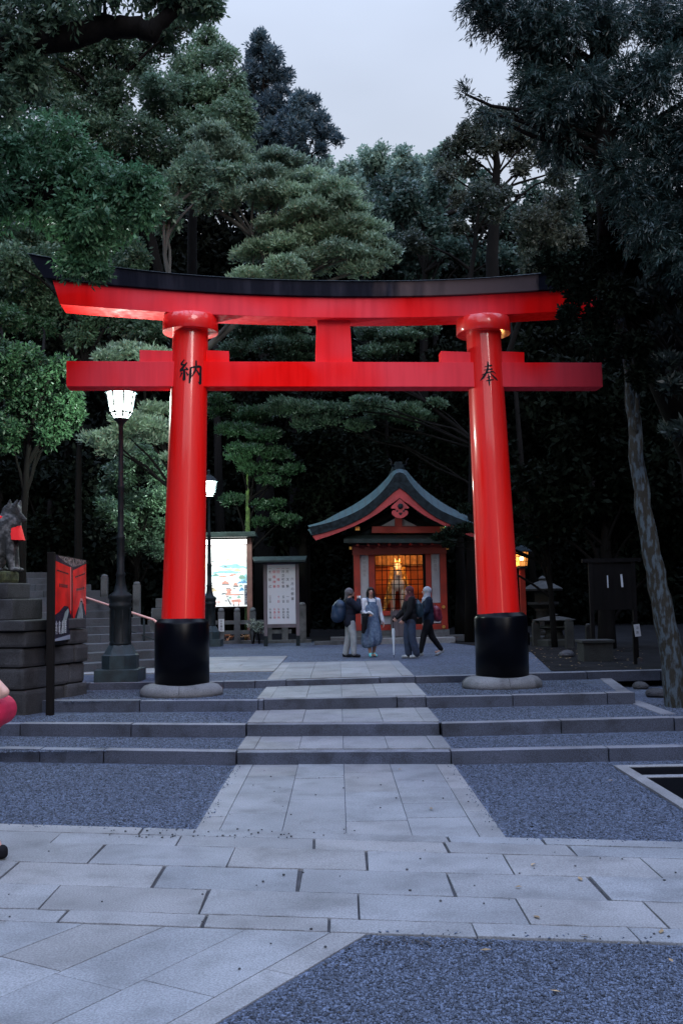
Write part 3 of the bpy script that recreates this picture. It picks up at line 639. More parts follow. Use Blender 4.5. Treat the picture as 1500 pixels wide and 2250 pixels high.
tier('upper_tier', wz(1281), wz(1316), -.45, .2, .74, 'rough_stone')
mb = MB(); mb.bb(-2.2, -.6, .26, .68, wz(1281)-Z2, wz(1254)-Z2); mb.build('mossy_block', 'moss', wall, bevel=.05)

def remesh_obj(name, prims, voxel, m, parent=None, smooth=6, shade=True):
    """prims: capsules ('c', p0, p1, r0, r1) and ellipsoids ('e', centre, radii, (rx, ry, rz)); merged to one continuous surface"""
    bm = bmesh.new()
    for pr in prims:
        if pr[0] == 'c':
            p0, p1, r0, r1 = Vector(pr[1]), Vector(pr[2]), pr[3], pr[4]; ax = (p1-p0); Ln = ax.length
            qn = ax.to_track_quat('Z', 'Y') if Ln > 1e-6 else Vector((0, 0, 1)).to_track_quat('Z', 'Y')
            rings = []; ns = 14; pr_ = []
            for k in range(5): a_ = math.pi/2*(k/4.5); pr_.append((r0*math.sin(max(a_, .05)), -r0*math.cos(a_)))
            pr_.append((r0, 0)); pr_.append((r1, Ln))
            for k in range(1, 5): a_ = math.pi/2*(k/4.5); pr_.append((r1*math.cos(a_), Ln+r1*math.sin(a_)))
            for r_, z_ in pr_: rings.append([bm.verts.new(p0 + qn @ Vector((r_*math.cos(2*math.pi*j/ns), r_*math.sin(2*math.pi*j/ns), z_))) for j in range(ns)])
            for a_, b_ in zip(rings, rings[1:]):
                for j in range(ns): bm.faces.new((a_[j], a_[(j+1) % ns], b_[(j+1) % ns], b_[j]))
            bm.faces.new(rings[0][::-1]); bm.faces.new(rings[-1])
        else:
            rot = Matrix.Rotation(pr[3][2], 4, 'Z') @ Matrix.Rotation(pr[3][1], 4, 'Y') @ Matrix.Rotation(pr[3][0], 4, 'X') if len(pr) > 3 else Matrix()
            mt = Matrix.Translation(pr[1]) @ rot @ Matrix.Diagonal((*pr[2], 1))
            bmesh.ops.create_icosphere(bm, subdivisions=3, radius=1, matrix=mt)
    me = bpy.data.meshes.new(name); bm.to_mesh(me); bm.free()
    ob = bpy.data.objects.new(name, me); C.objects.link(ob)
    md = ob.modifiers.new('r', 'REMESH'); md.mode = 'VOXEL'; md.voxel_size = voxel; md.adaptivity = 0
    if smooth: sm = ob.modifiers.new('s', 'SMOOTH'); sm.factor = .5; sm.iterations = smooth
    dg = bpy.context.evaluated_depsgraph_get(); me2 = bpy.data.meshes.new_from_object(ob.evaluated_get(dg))
    bpy.data.objects.remove(ob); bpy.data.meshes.remove(me)
    me2.name = name; me2.materials.clear(); me2.materials.append(M[m] if isinstance(m, str) else m)
    me2.polygons.foreach_set('use_smooth', [True]*len(me2.polygons))
    o = bpy.data.objects.new(name, me2); C.objects.link(o)
    if parent: o.parent = parent
    return o

# seated fox, in profile, looking right; local x = forwards
fb = A(30, 1254, 15.45)
fox = thing('fox_statue', (fb.x, 15.45, wz(1254)), 'weathered stone fox statue in a red bib seated on the pedestal', 'statue')
PX = 15.45/FOC                                       # metres per pixel there
fx = lambda x, y, d=0: ((x-30)*PX, d, (1254-y)*PX)
P = [('c', fx(-30, 1225), fx(18, 1150), .28, .20), ('e', fx(-28, 1228), (.30, .22, .22)), ('c', fx(14, 1160), fx(8, 1205), .2, .16), ('c', fx(17, 1150), fx(20, 1122), .15, .115),
     ('e', fx(28, 1120), (.13, .105, .115)), ('c', fx(36, 1126), fx(54, 1141), .07, .032), ('c', fx(37, 1136), fx(51, 1144), .035, .022), ('e', fx(56, 1139), (.02, .02, .018)),
     ('c', fx(22, 1112, -.065), fx(25, 1098, -.085), .045, .016), ('c', fx(38, 1112, .05), fx(41, 1098, .065), .045, .016), ('c', fx(34, 1112, -.06), fx(40, 1099, -.075), .045, .018), ('e', fx(33, 1117, -.09), (.02, .012, .018)),
     ('c', fx(22, 1165, -.11), fx(32, 1250, -.11), .085, .05), ('c', fx(22, 1165, .11), fx(32, 1250, .11), .085, .05), ('e', fx(37, 1250, -.11), (.085, .055, .035)), ('e', fx(37, 1250, .11), (.085, .055, .035)),
     ('c', fx(-34, 1232, -.2), fx(-5, 1246, -.22), .15, .07), ('c', fx(-34, 1232, .2), fx(-5, 1246, .22), .15, .07), ('e', fx(0, 1250, -.2), (.12, .06, .04)), ('e', fx(0, 1250, .2), (.12, .06, .04)),
     ('c', fx(-60, 1235), fx(-78, 1190), .10, .13), ('c', fx(-78, 1190), fx(-66, 1130), .13, .04)]
remesh_obj('body', P, .0085, 'statue', fox, smooth=8)
mb = MB(); vs = []; ring = []
for k in range(21):        # red collar and bib hanging down the chest
    a_ = -math.pi + 2*math.pi*k/20
    ring.append(Vector(fx(18, 1138)) + Vector((.155*math.cos(a_), .15*math.sin(a_), -.03*math.cos(a_))))
mb.tube(ring, .022, 8)
rows_ = []
for i in range(8):
    s = i/7; row = []
    for j in range(9):
        a_ = (j/8-.5)*2.4; r_ = .165+.05*s; row.append(Vector(fx(18+3*s, 1138+48*s)) + Vector((r_*math.cos(a_)+.02*s, r_*math.sin(a_)*.9, 0)))
    rows_.append(row)
o0 = len(mb.v); vs = [p for r_ in rows_ for p in r_] + [p-Vector((.012, 0, 0)) for r_ in rows_ for p in r_]
n_ = 72; fs = [(i*9+j, i*9+j+1, (i+1)*9+j+1, (i+1)*9+j) for i in range(7) for j in range(8)]; fs += [tuple(v+n_ for v in f)[::-1] for f in fs]
mb.add(vs, fs, True)
mb.box(fx(11, 1142, -.15), (.05, .03, .09)); mb.build('bib', mat('red cloth', (.75, .008, .012), .8), fox)
# carved edge of the next stone figure (its haunch) is off the frame

# ------------------------------------------------------------------ poster panel
pa = U(113, 1567, Z2); pb = A(180, 1518, 16.3)
t = thing('poster_panel', (pa.x, pa.y, Z2), 'tall panel with a red photograph of gates on dark posts beside the steps', 'information panel')
PY0, PY1 = 14.62, 16.75
tl, bl, tr_, br = A(118, 1215, PY0), A(118, 1412, PY0), A(190, 1232, PY1), A(190, 1400, PY1)
zt, zb = (tl.z+tr_.z)/2, (bl.z+br.z)/2
def pq(u, v, d=0):     # panel coordinates u 0..1 (near to far), v 0..1 (top to bottom); d towards the path
    return lp((tl.x+(tr_.x-tl.x)*u+d, PY0+(PY1-PY0)*u, zt+(zb-zt)*v), t)
mb = MB(); mb.add([pq(0, 0), pq(1, 0), pq(1, 1), pq(0, 1), pq(0, 0, -.05), pq(1, 0, -.05), pq(1, 1, -.05), pq(0, 1, -.05)], [(0, 1, 2, 3), (4, 7, 6, 5), (0, 4, 5, 1), (1, 5, 6, 2), (2, 6, 7, 3), (3, 7, 4, 0)]); pan = mb.build('panel', 'wood_dark', t)
def pm(name, col, polys, d, rough=.25, nscale=0, var=.3):
    m = mat(name, col, rough, nscale, var)
    for pl in polys: mb = MB(); mb.add([pq(u, v, d) for u, v in pl], [tuple(range(len(pl)))]); mb.build('print', m, pan, recalc=False)
pm('print dark', (.012, .014, .035), [[(.01, .01), (.99, .01), (.99, .99), (.01, .99)]], .003)
pm('print red', (.78, .008, .006), [[(.01, .07), (.5, .13), (.52, .62), (.5, .70), (.42, .60), (.30, .59), (.16, .66), (.01, .70)], [(.56, .16), (.99, .05), (.99, .72), (.93, .62), (.86, .50), (.80, .50), (.74, .60), (.6, .76), (.56, .72)]], .005, nscale=3)
pm('print woods', (.16, .13, .13), [[(.1, .01), (.99, .01), (.99, .04), (.56, .12), (.3, .07)]], .005, nscale=25, var=.8)
pm('print dark red', (.25, .008, .01), [[(.08, .17), (.42, .20), (.42, .22), (.08, .19)], [(.15, .33), (.4, .34), (.4, .38), (.15, .37)], [(.62, .23), (.95, .17), (.95, .19), (.62, .25)], [(.66, .38), (.93, .35), (.93, .385), (.66, .41)], [(.505, .12), (.55, .14), (.55, .85), (.52, .9)]], .007, nscale=8)
pm('print pink edge', (.75, .3, .28), [[(.47, .12), (.49, .12), (.5, .65), (.485, .65)], [(.79, .50), (.86, .50), (.9, .56), (.88, .57), (.85, .53), (.80, .53), (.75, .62), (.74, .60)]], .008)
pm('print column', (.27, .32, .33), [[(.80, .55), (.84, .55), (.88, .68), (.90, .95), (.65, .96), (.70, .72)], [(.25, .78), (.33, .66), (.42, .62), (.44, .66), (.36, .78), (.34, .9), (.2, .92)]], .007, nscale=10)
pm('print path', (.30, .33, .42), [[(.01, .965), (.55, .93), (.99, .955), (.99, .99), (.01, .99)]], .008)
mb = MB()
for i, s in enumerate(('全命会臣', '刊唱昭目')):
    for j, ch in enumerate(s):
        vs, fs = glyphs(ch, .12, offs=.002); mb.add([pq(.08+.085*j+a_/2.1*1.0, .81+.065*i - b_/(zt-zb), .010) for a_, b_ in vs], fs)
mb.build('writing', 'white', pan, recalc=False)
for u, px in ((-.02, 0), (.55, 0), (1.0, 0)):
    mb = MB(); q_ = pq(u, 0, -.09); z0 = -.1; mb.bb(q_.x-.07+(.10 if u < 0 else 0), q_.x+.03+(.10 if u < 0 else 0), q_.y-.05-(.03 if u < 0 else 0), q_.y+.05-(.03 if u < 0 else 0), z0, zt-Z2+(.02 if u < 1 else -.02)); mb.build('post', 'wood_dark', t, bevel=.006)

# ------------------------------------------------------------------ illuminated map board
MY = 33.0
mt0 = A(385, 1170, MY); mx = lambda x, Y=MY: A(x, 1300, Y).x
mzf = lambda y, Y=MY: A(500, y, Y).z
t = thing('map_board', ((mx(385)+mx(553))/2, MY, Z4), 'brightly lit illustrated map board under a dark roof behind the stone fence', 'map board')
bx = t.location.x
mb = MB(); mb.bb(mx(385)-bx, mx(553)-bx, 0, .08, mzf(1337)-Z4, mzf(1184)-Z4); mb.build('back_board', 'wood_dark', t)
M['lit_map'] = mat('lit paper', (.80, .86, .88), .6, 7, col2=(.93, .88, .84), emis=(.93, 1.0, 1.0), estr=.5, detail=8)  # emission put into the sheet for the strip light falling on it
_t = M['lit_map'].node_tree; _t.links.new(_t.nodes['Principled BSDF'].inputs['Base Color'].links[0].from_socket, _t.nodes['Principled BSDF'].inputs['Emission Color'])
mb = MB(); mb.bb(mx(388)-bx, mx(546)-bx, -.02, -.002, mzf(1333)-Z4, mzf(1198)-Z4); mp_ = mb.build('map_sheet', 'lit_map', t)
mb = MB(); mb.bb(mx(388)-bx, mx(546)-bx, -.16, -.01, mzf(1196)-Z4, mzf(1186)-Z4); mb.build('strip_light', mat('strip light', (1, 1, 1), .4, emis=(1, .96, .93), estr=5), t, bevel=.03)
for x in (386, 551):
    mb = MB(); mb.bb(mx(x)-.11-bx, mx(x)+.06-bx, -.18, .1, -.1, mzf(1182)-Z4); mb.build('post', mat('brown post', (.16, .07, .06), .6, 4, .2), t, bevel=.01)
mb = MB(); mb.prism([(mx(378)-bx, mzf(1182)-Z4), (mx(567)-bx, mzf(1182)-Z4), (mx(564)-bx, mzf(1171)-Z4), (mx(380)-bx, mzf(1171)-Z4)], -.55, .4); mb.build('roof', 'copper_dark', t, bevel=.02)
def mpoly(name, col, polys, d=-.023):
    mb = MB()
    for pl in polys: mb.add([(mx(x)-bx, d, mzf(y)-Z4) for x, y in pl], [tuple(range(len(pl)))])
    m = mat(name, col, .6, 6, .25, emis=tuple(min(1, c*.95) for c in col), estr=.36)  # drawings carry the same painted glow as the sheet
    return mb.build('map_drawing', m, mp_, recalc=False)
rnd = random.Random(9)
def wob(x0, x1, y, h, n=14, sk=0):
    a_ = [(x0+(x1-x0)*i/n, y-h*math.sin(math.pi*i/n)*(.6+.5*rnd.random())+sk*i/n) for i in range(n+1)]; b_ = [(x1-(x1-x0)*i/n, y+h*.5*rnd.random()+sk*(1-i/n)) for i in range(n+1)]
    return a_+b_
mpoly('pale hills', (.72, .85, .84), [wob(395, 470, 1224, 10), wob(470, 520, 1220, 14), wob(392, 440, 1244, 8), wob(470, 544, 1232, 7)])
mpoly('blue ridge', (.38, .70, .76), [wob(480, 545, 1245, 8, sk=3), wob(465, 530, 1258, 6), wob(395, 450, 1250, 9), wob(462, 484, 1265, 4), wob(530, 546, 1275, 16), wob(400, 440, 1272, 7)], -.0245)
mpoly('deep blue', (.15, .38, .60), [wob(522, 546, 1281, 5), wob(526, 537, 1297, 7), wob(440, 464, 1308, 5), wob(400, 430, 1300, 6)], -.026)
mpoly('ochre', (.86, .66, .42), [wob(480, 520, 1252, 2), wob(515, 530, 1254, 5), wob(492, 512, 1231, 2), wob(456, 476, 1297, 8), wob(400, 440, 1262, 4)], -.0275)
mpoly('salmon', (.80, .38, .30), [wob(502, 522, 1266, 4, sk=-3), [(487, 1284), (489, 1279), (495, 1276), (502, 1279), (504, 1284)], [(513, 1286), (516, 1280), (521, 1281), (523, 1287)], [(498, 1305), (499, 1299), (496, 1298), (500, 1293), (508, 1294), (510, 1298), (507, 1299), (508, 1304)], [(496, 1305), (527, 1305), (527, 1308), (496, 1308)], [(510, 1318), (528, 1317), (531, 1323), (508, 1322)], [(512, 1322), (514, 1322), (514, 1330), (512, 1330)], [(524, 1322), (526, 1322), (526, 1330), (524, 1330)], wob(480, 500, 1267, 3), [(470, 1322), (484, 1321), (484, 1323), (470, 1323)], [(473, 1323), (474, 1323), (474, 1331), (473, 1331)], [(481, 1323), (482, 1323), (482, 1331), (481, 1331)]], -.029)
mpoly('grey roofs', (.25, .25, .26), [[(488, 1283), (504, 1283), (504, 1285), (488, 1285)], [(513, 1287), (524, 1287), (524, 1290), (513, 1290)], wob(486, 500, 1305, 3), [(496, 1292), (507, 1292), (506, 1294), (497, 1294)], [(526, 1306), (536, 1306), (536, 1308), (526, 1308)], [(499, 1315), (502, 1315), (509, 1328), (506, 1329)], [(513, 1328), (515, 1328), (515, 1332), (513, 1332)], [(523, 1328), (525, 1328), (525, 1332), (523, 1332)]] + [[(x, y), (x+6, y), (x+6, y+2), (x, y+2)] for x, y in [(465, 1232), (461, 1242), (493, 1244), (529, 1268), (462, 1280), (497, 1310), (512, 1293), (494, 1319), (464, 1292), (400, 1285), (425, 1305), (410, 1320)]], -.0305)
mpoly('green bits', (.30, .52, .42), [wob(468, 482, 1264, 4), wob(526, 534, 1288, 4), wob(503, 509, 1314, 5), wob(520, 530, 1313, 4), wob(524, 540, 1270, 9)], -.032)
mb = MB(); mb.bb(mx(537.5)-bx, mx(543.5)-bx, -.035, -.03, mzf(1329)-Z4, mzf(1286)-Z4); bn = mb.build('name_strip', mat('navy strip', (.02, .02, .09), .6), mp_)
mb = MB()
for i, ch in enumerate('伏見稲荷大社境内'):
    vs, fs = glyphs(ch, .072, offs=.001); mb.add([(mx(540.5)-bx+a_, -.038, mzf(1289+5.3*i+(1 if i > 3 else 0))-Z4+b_) for a_, b_ in vs], fs)
mb.build('writing', 'white', bn, recalc=False)

# ------------------------------------------------------------------ notice board
NY = 29.8
nx = lambda x: A(x, 1300, NY).x; nz_ = lambda y: A(615, y, NY).z-Z4
t = thing('notice_board', (nx(615), NY, Z4), 'roofed white notice board with columns of black and red writing', 'notice board')
bx = t.location.x; W = nx(649)-nx(587)
for x in (583, 653.5):
    mb = MB(); mb.bb(nx(x)-bx-.05, nx(x)-bx+.05, -.06, .06, nz_(1397), nz_(1238)); mb.build('post', 'wood_grey', t, bevel=.006)
    mb = MB(); mb.bb(nx(x)-bx-.058, nx(x)-bx+.058, -.068, .068, -.1, nz_(1397.2)); mb.build('post_shoe', 'iron', t, bevel=.004)
mb = MB(); mb.bb(nx(587.5)-bx, nx(649.3)-bx, -.03, .02, nz_(1371), nz_(1240)); brd = mb.build('board', 'white', t)
mb = MB(); mb.bb(nx(587)-bx, nx(649.5)-bx, -.045, .045, nz_(1379), nz_(1371.3)); mb.build('lower_rail', 'wood_grey', t)
mb = MB(); mb.bb(nx(587)-bx, nx(649.5)-bx, -.045, .045, nz_(1240-.3), nz_(1236)); mb.build('upper_rail', 'wood_grey', t)
mb = MB(); x0, x1, x2, x3 = nx(561)-bx, nx(673)-bx, nx(556)-bx, nx(675)-bx
zA, zB = nz_(1236), nz_(1226)
mb.add([(x0, -.42, zA), (x1, -.42, zA), (x1, -.42, zA+.05), (x0, -.42, zA+.05), (x2, 0, zB+.05), (x3, 0, zB+.05), (x2, 0, zB), (x3, 0, zB), (x0, .42, zA), (x1, .42, zA), (x1, .42, zA+.05), (x0, .42, zA+.05)],
       [(0, 1, 2, 3), (3, 2, 5, 4), (0, 6, 7, 1), (4, 5, 10, 11), (11, 10, 9, 8), (8, 9, 7, 6), (0, 3, 4, 6), (6, 4, 11, 8), (1, 7, 5, 2), (7, 9, 10, 5)]); mb.build('roof', 'copper_dark', t)
def col_text(mbx, xpx, items):
    for ch, ypx, s in items:
        vs, fs = glyphs(ch, s, offs=0); mbx.add([(nx(xpx)-bx+a_, -.034, nz_(ypx)+b_) for a_, b_ in vs], fs)
kb, kr = MB(), MB(); S = .098
col_text(kb, 642.5, [(c, 1273+10.9*i, S) for i, c in enumerate('六月の祭事')])
col_text(kb, 632, [('一', 1250, S), ('月', 1257, S), ('次', 1274, S), ('祭', 1289, S), ('一', 1312, S*.9), ('日', 1322, S*.9)] + [(c, 1339.5+6*i, S*.8) for i, c in enumerate('午前九時')])
col_text(kb, 622.5, [('一', 1250, S)] + [(c, 1257+8.1*i, S*.95) for i, c in enumerate('月次初午祭')] + [('五', 1312, S*.9), ('日', 1322, S*.9)] + [(c, 1339.5+6*i, S*.8) for i, c in enumerate('午前九時')])
col_text(kr, 612, [('一', 1250, S), ('田', 1257, S), ('植', 1274, S), ('祭', 1289, S), ('十', 1312, S*.9), ('日', 1322, S*.9)] + [(c, 1339.5+6*i, S*.8) for i, c in enumerate('午後一時')])
col_text(kr, 603, [('御', 1257, S), ('植', 1268, S), ('神', 1279, S), ('事', 1289, S)] + [(c, 1339.5+6*i, S*.8) for i, c in enumerate('午後二時')])
col_text(kb, 593.5, [('一', 1250, S), ('大', 1257, S), ('祓', 1274, S), ('式', 1289, S), ('三', 1311, S*.8), ('十', 1316.5, S*.8), ('日', 1322, S*.8)] + [(c, 1339.5+6*i, S*.8) for i, c in enumerate('午後三時')])
kb.build('black_writing', 'ink', brd, recalc=False); kr.build('red_writing', 'ink_red', brd, recalc=False)

# ------------------------------------------------------------------ stone fence
FY = 32.0
fxp = lambda x: A(x, 1380, FY).x; fz = lambda y: A(560, y, FY).z - Z4
t = thing('stone_fence', (fxp(560), FY, Z4), 'low stone post and rail fence in front of the map board', 'fence')
bx = t.location.x
for k, x in enumerate([360, 395, 430, 462, 486.5, 521.5, 556, 591, 626]):
    mb = MB(); w = .095; X = fxp(x)-bx; hh = fz(1335)
    mb.bb(X-w, X+w, -w, w, .08, hh-.12); mb.lathe([(w*.99, hh-.12), (w, hh-.08), (w*.85, hh-.03), (w*.5, hh), (.01, hh+.01)], 14, (X, 0, 0)); mb.build('post', 'old_stone', t)
for z in (1366, 1388):
    mb = MB(); mb.bb(fxp(350)-bx, fxp(640)-bx, -.06, .06, fz(z)-.07, fz(z)+.05); mb.build('rail', 'old_stone', t)
mb = MB(); mb.bb(fxp(345)-bx, fxp(684)-bx, -.22, .16, -.05, .085); mb.build('footing', 'old_stone', t, bevel=.01)
mb = MB(); X = fxp(664.5)-bx; mb.bb(X-.12, X+.12, -.12, .12, .08, fz(1332)); mb.lathe([(.119, fz(1332)), (.12, fz(1330)), (.10, fz(1327)), (.05, fz(1325))], 14, (X, 0, 0)); mb.build('post', 'old_stone', t)
p = A(486.5, 1374, FY-.12); t = tag(thing('paper_notice', (p.x, FY-.11, p.z), 'small white paper notice hung on the first stone fence post', 'paper notice'))
mb = MB(); mb.bb(-.09, .09, 0, .01, -.2, .2); nb = mb.build('sheet', 'white', t)
mb = MB()
for i, ch in enumerate('火の用心'): vs, fs = glyphs(ch, .08, offs=.001); mb.add([(a_, -.004, .13-.085*i+b_) for a_, b_ in vs], fs)
mb.build('writing', 'ink', nb, recalc=False)

# ------------------------------------------------------------------ the shrine hall with the lit window
SY = 31.0
sb = A(877, 1405, SY)
shr = thing('shrine_hall', (sb.x, SY, Z4), 'small vermilion shrine hall with curved green roof and glowing lattice window', 'shrine')
def zp(X, Z, Y=SY):      # from the enlarged view of the photograph (3.75x, offset 660,1000) to local coordinates
    p = A(660+X/3.75, 1000+Z/3.75, Y); return (p.x-sb.x, p.z-Z4)
def zx(X, Y=SY): return zp(X, 1000, Y)[0]
def zzz(Z, Y=SY): return zp(820, Z, Y)[1]
def mirror(pl, c): return pl + [(2*c-x, y) for x, y in pl[::-1]]
GY = SY-1.35                                            # gable front
def resample(pl, n=40):
    pl = [Vector((a, b, 0)) for a, b in pl]; out_ = []; ts = [0]
    for a, b in zip(pl, pl[1:]): ts.append(ts[-1]+(b-a).length)
    def cr_(i, t_):
        p0, p1, p2, p3 = pl[max(i-1, 0)], pl[i], pl[i+1], pl[min(i+2, len(pl)-1)]
        return .5*((2*p1)+(p2-p0)*t_+(2*p0-5*p1+4*p2-p3)*t_*t_+(3*p1-p0-3*p2+p3)*t_**3)
    for k in range(n+1):
        s = ts[-1]*k/n; i = max(j for j in range(len(pl)-1) if ts[j] <= s+1e-9); out_.append(cr_(i, (s-ts[i])/(ts[i+1]-ts[i])))
    return [(p.x, p.y) for p in out_]
half_out = [(60, 580), (180, 545), (300, 482), (450, 402), (600, 295), (700, 200), (775, 118)]
half_top = [(72, 592), (230, 556), (380, 502), (520, 430), (650, 322), (735, 222), (785, 150)]
half_bot = [(95, 662), (250, 622), (400, 570), (560, 485), (690, 375), (760, 310), (817, 268)]
half_red = [(125, 702), (300, 642), (480, 566), (620, 490), (740, 405), (790, 372), (817, 350)]
cxz = 817
def loc2(pl, Y): return [zp(a, b, Y) for a, b in resample(mirror([(x, y) for x, y in pl], cxz), 60)]
Yo = GY+.75
o_, t_, b_, r_ = loc2(half_out, Yo), loc2(half_top, GY), loc2(half_bot, GY), loc2(half_red, GY)
Yb = SY+2.6
mb = MB(); n = 61
def strip2(mb, A_, ya, B_, yb):
    o = len(mb.v); mb.add([(x, ya, z) for x, z in A_]+[(x, yb, z) for x, z in B_], [(i, i+1, i+1+len(A_), i+len(A_)) for i in range(len(A_)-1)])
strip2(mb, t_, GY-SY, o_, Yo-SY); 
sc_ = [(x, z) for x, z in o_]; strip2(mb, sc_, Yo-SY, sc_, Yb-SY)
# underside of the tiled skin
u_ = [(x, z-.12) for x, z in sc_]; strip2(mb, b_, GY-SY+.1, u_, Yo-SY); strip2(mb, u_, Yo-SY, u_, Yb-SY); strip2(mb, u_, Yb-SY, sc_, Yb-SY)
M['tiles'] = bpy.data.materials.new('green tiles'); M['tiles'].use_nodes = True
tn = M['tiles'].node_tree; bs = tn.nodes['Principled BSDF']; br_ = tn.nodes.new('ShaderNodeTexBrick'); tcx = tn.nodes.new('ShaderNodeTexCoord'); mpx = tn.nodes.new('ShaderNodeMapping')
mpx.inputs['Rotation'].default_value = (0, 0, math.pi/2)
tn.links.new(tcx.outputs['Object'], mpx.inputs[0]); tn.links.new(mpx.outputs[0], br_.inputs['Vector'])
br_.inputs['Color1'].default_value = (.014, .04, .052, 1); br_.inputs['Color2'].default_value = (.026, .062, .072, 1); br_.inputs['Mortar'].default_value = (.02, .035, .04, 1)
br_.inputs['Scale'].default_value = 1; br_.inputs['Brick Width'].default_value = .34; br_.inputs['Row Height'].default_value = .2; br_.inputs['Mortar Size'].default_value = .016
tn.links.new(br_.outputs['Color'], bs.inputs['Base Color']); bs.inputs['Roughness'].default_value = .6
bpx = tn.nodes.new('ShaderNodeBump'); bpx.inputs['Distance'].default_value = .02; bpx.invert = True; tn.links.new(br_.outputs['Fac'], bpx.inputs['Height']); tn.links.new(bpx.outputs[0], bs.inputs['Normal'])
roof = mb.build('roof', M['tiles'], shr)
mb = MB(); strip2(mb, t_, GY-SY-.002, b_, GY-SY-.002); strip2(mb, [(x, z) for x, z in b_], GY-SY, b_, GY-SY+.5); strip2(mb, t_, GY-SY, [(x, z-.03) for x, z in t_], GY-SY+.3)
M['roof_edge'] = mat('dark roof edge', (.012, .018, .022), .8, 9, .5, .5, 40); mb.build('roof_edge', M['roof_edge'], shr)
mb = MB(); k0 = [(x, z-.003) for x, z in b_]; strip2(mb, k0, GY-SY+.05, r_, GY-SY+.05); strip2(mb, r_, GY-SY+.05, r_, GY-SY+.14); strip2(mb, k0, GY-SY+.14, r_, GY-SY+.14); mb.build('bargeboard', 'shrine_pink', shr)
# ridge with end ornaments and chigi-like finials
mb = MB(); zr = o_[30][1]; mb.box((zx(817), 1.1, zr+.02), (.36, 3.6, .16)); mb.box((zx(817), 1.1, zr+.14), (.22, 3.6, .10)); mb.build('ridge', M['roof_edge'], shr, bevel=.01)
for s in (-1, 1):
    mb = MB(); pts = [(zx(817)+s*.15, -.8, zr+.02), (zx(817)+s*.24, -.8, zr+.10), (zx(817)+s*.23, -.8, zr+.20), (zx(817)+s*.30, -.8, zr+.28)]; mb.tube(pts, [.04, .03, .02, .008], 8); mb.build('finial', 'black', shr)
mb = MB()
for y, x in [(0, 1), (0, -1)]: pass
# gable ornament (pendant with a central boss and a heart-shaped opening)
orn = [(817, 360), (890, 430), (876, 442), (858, 440), (852, 458), (872, 455), (884, 470), (880, 490), (866, 502), (848, 515), (822, 521)]
mb = MB(); mb.prism([zp(x, z, GY) for x, z in resample(orn, 30)] + [zp(1634-x, z, GY) for x, z in resample(orn, 30)[::-1][:-1]], GY-SY-.05, GY-SY+.03); go = mb.build('gable_ornament', 'shrine_pink', shr)
mb = MB(); c = zp(822, 422, GY); mb.lathe([(.085, 0), (.08, .03), (.045, .05), (.02, .055)], 10, (0, 0, 0)); mb.v = [(c[0]+x, GY-SY-.052-z, c[1]+y) for x, y, z in mb.v]; mb.build('boss', 'roof_edge', go)
mb = MB(); hrt = [(822, 500), (808, 486), (808, 476), (815, 472), (822, 478), (829, 472), (836, 476), (836, 486)]; mb.prism([zp(x, z, GY) for x, z in hrt], GY-SY-.056, GY-SY-.051); mb.build('heart', 'roof_edge', go)
for s in (-1, 1): mb = MB(); c = zp(822+s*27, 462, GY); mb.prism([(c[0]+.035*math.cos(k), c[1]+.03*math.sin(k)) for k in range(7)], GY-SY-.056, GY-SY-.051); mb.build('curl', 'roof_edge', go)
# gable wall
mb = MB(); mb.prism([zp(x, z, SY-.2) for x, z in [(330, 660), (817, 400), (1290, 660)]], -.25, -.2); mb.build('gable_wall', 'roof_edge', shr)
for P_ in ([(665, 583), (776, 583), (776, 522)], [(838, 583), (958, 583), (838, 520)]): mb = MB(); mb.prism([zp(x, z, SY-.35) for x, z in P_], -.30, -.26); mb.build('gable_panel', 'white_plaster', shr)
mb = MB(); mb.prism([zp(x, z, SY-.5) for x, z in [(590, 588), (1160, 588), (1165, 640), (585, 640)]], -.5, -.31); mb.build('gable_beam', 'shrine_red', shr)
mb = MB(); mb.prism([zp(x, z, SY-.5) for x, z in [(778, 480), (836, 480), (836, 587), (778, 587)]], -.5, -.32); mb.build('king_strut', 'shrine_red', shr)
for s in (-1, 1):
    mb = MB(); mb.prism([zp(807+s*x, z, SY-.5) for x, z in [(60, 470), (330, 600), (300, 625), (40, 500)]], -.47, -.35); mb.build('gable_brace', 'wood_dark', shr)
for X, Z in ((468, 606), (1165, 606)): mb = MB(); c = zp(X, Z, SY-.9); mb.box((c[0], -.9, c[1]), (.13, .08, .11)); mb.build('gold_cap', 'gold', shr)
for X, Z in ((412, 768), (1205, 768)): mb = MB(); c = zp(X, Z, SY-.3); mb.box((c[0], -.4, c[1]), (.07, .06, .09)); mb.build('gold_cap', 'gold', shr)
# pent roof
mb = MB(); p = lambda X, Z, d: (lambda q: (q[0], d, q[1]))(zp(X, Z, SY+d))
mb.add([p(355, 690, -1.0), p(1290, 690, -1.0), p(1290, 722, -1.0), p(355, 722, -1.0), p(400, 655, -.3), p(1245, 655, -.3), p(1240, 735, -.1), p(400, 735, -.1)], [(0, 1, 2, 3), (0, 4, 5, 1), (3, 2, 6, 7), (0, 3, 7, 4), (1, 5, 6, 2)]); mb.build('pent_roof', 'copper_dark', shr)
mb = MB(); mb.bb(zx(430), zx(1200), -.25, -.05, zzz(820), zzz(738)); mb.build('lintel', mat('deep red lintel', (.20, .02, .015), .6), shr)
for i in range(9): mb = MB(); X = 470+i*86; mb.box((zx(X), -.5, zzz(745)), (.07, .6, .07)); mb.build('rafter', 'shrine_red', shr)
def col(X0, X1, z0=1438, z1=755, y0=-.22, y1=0): mb = MB(); mb.bb(zx(X0), zx(X1), y0, y1, zzz(z0), zzz(z1)); return mb.build('column', 'shrine_red', shr, bevel=.008)
col(440, 491); col(562, 612, y0=-.12, y1=.1); col(1030, 1074, y0=-.12, y1=.1); col(1145, 1196)
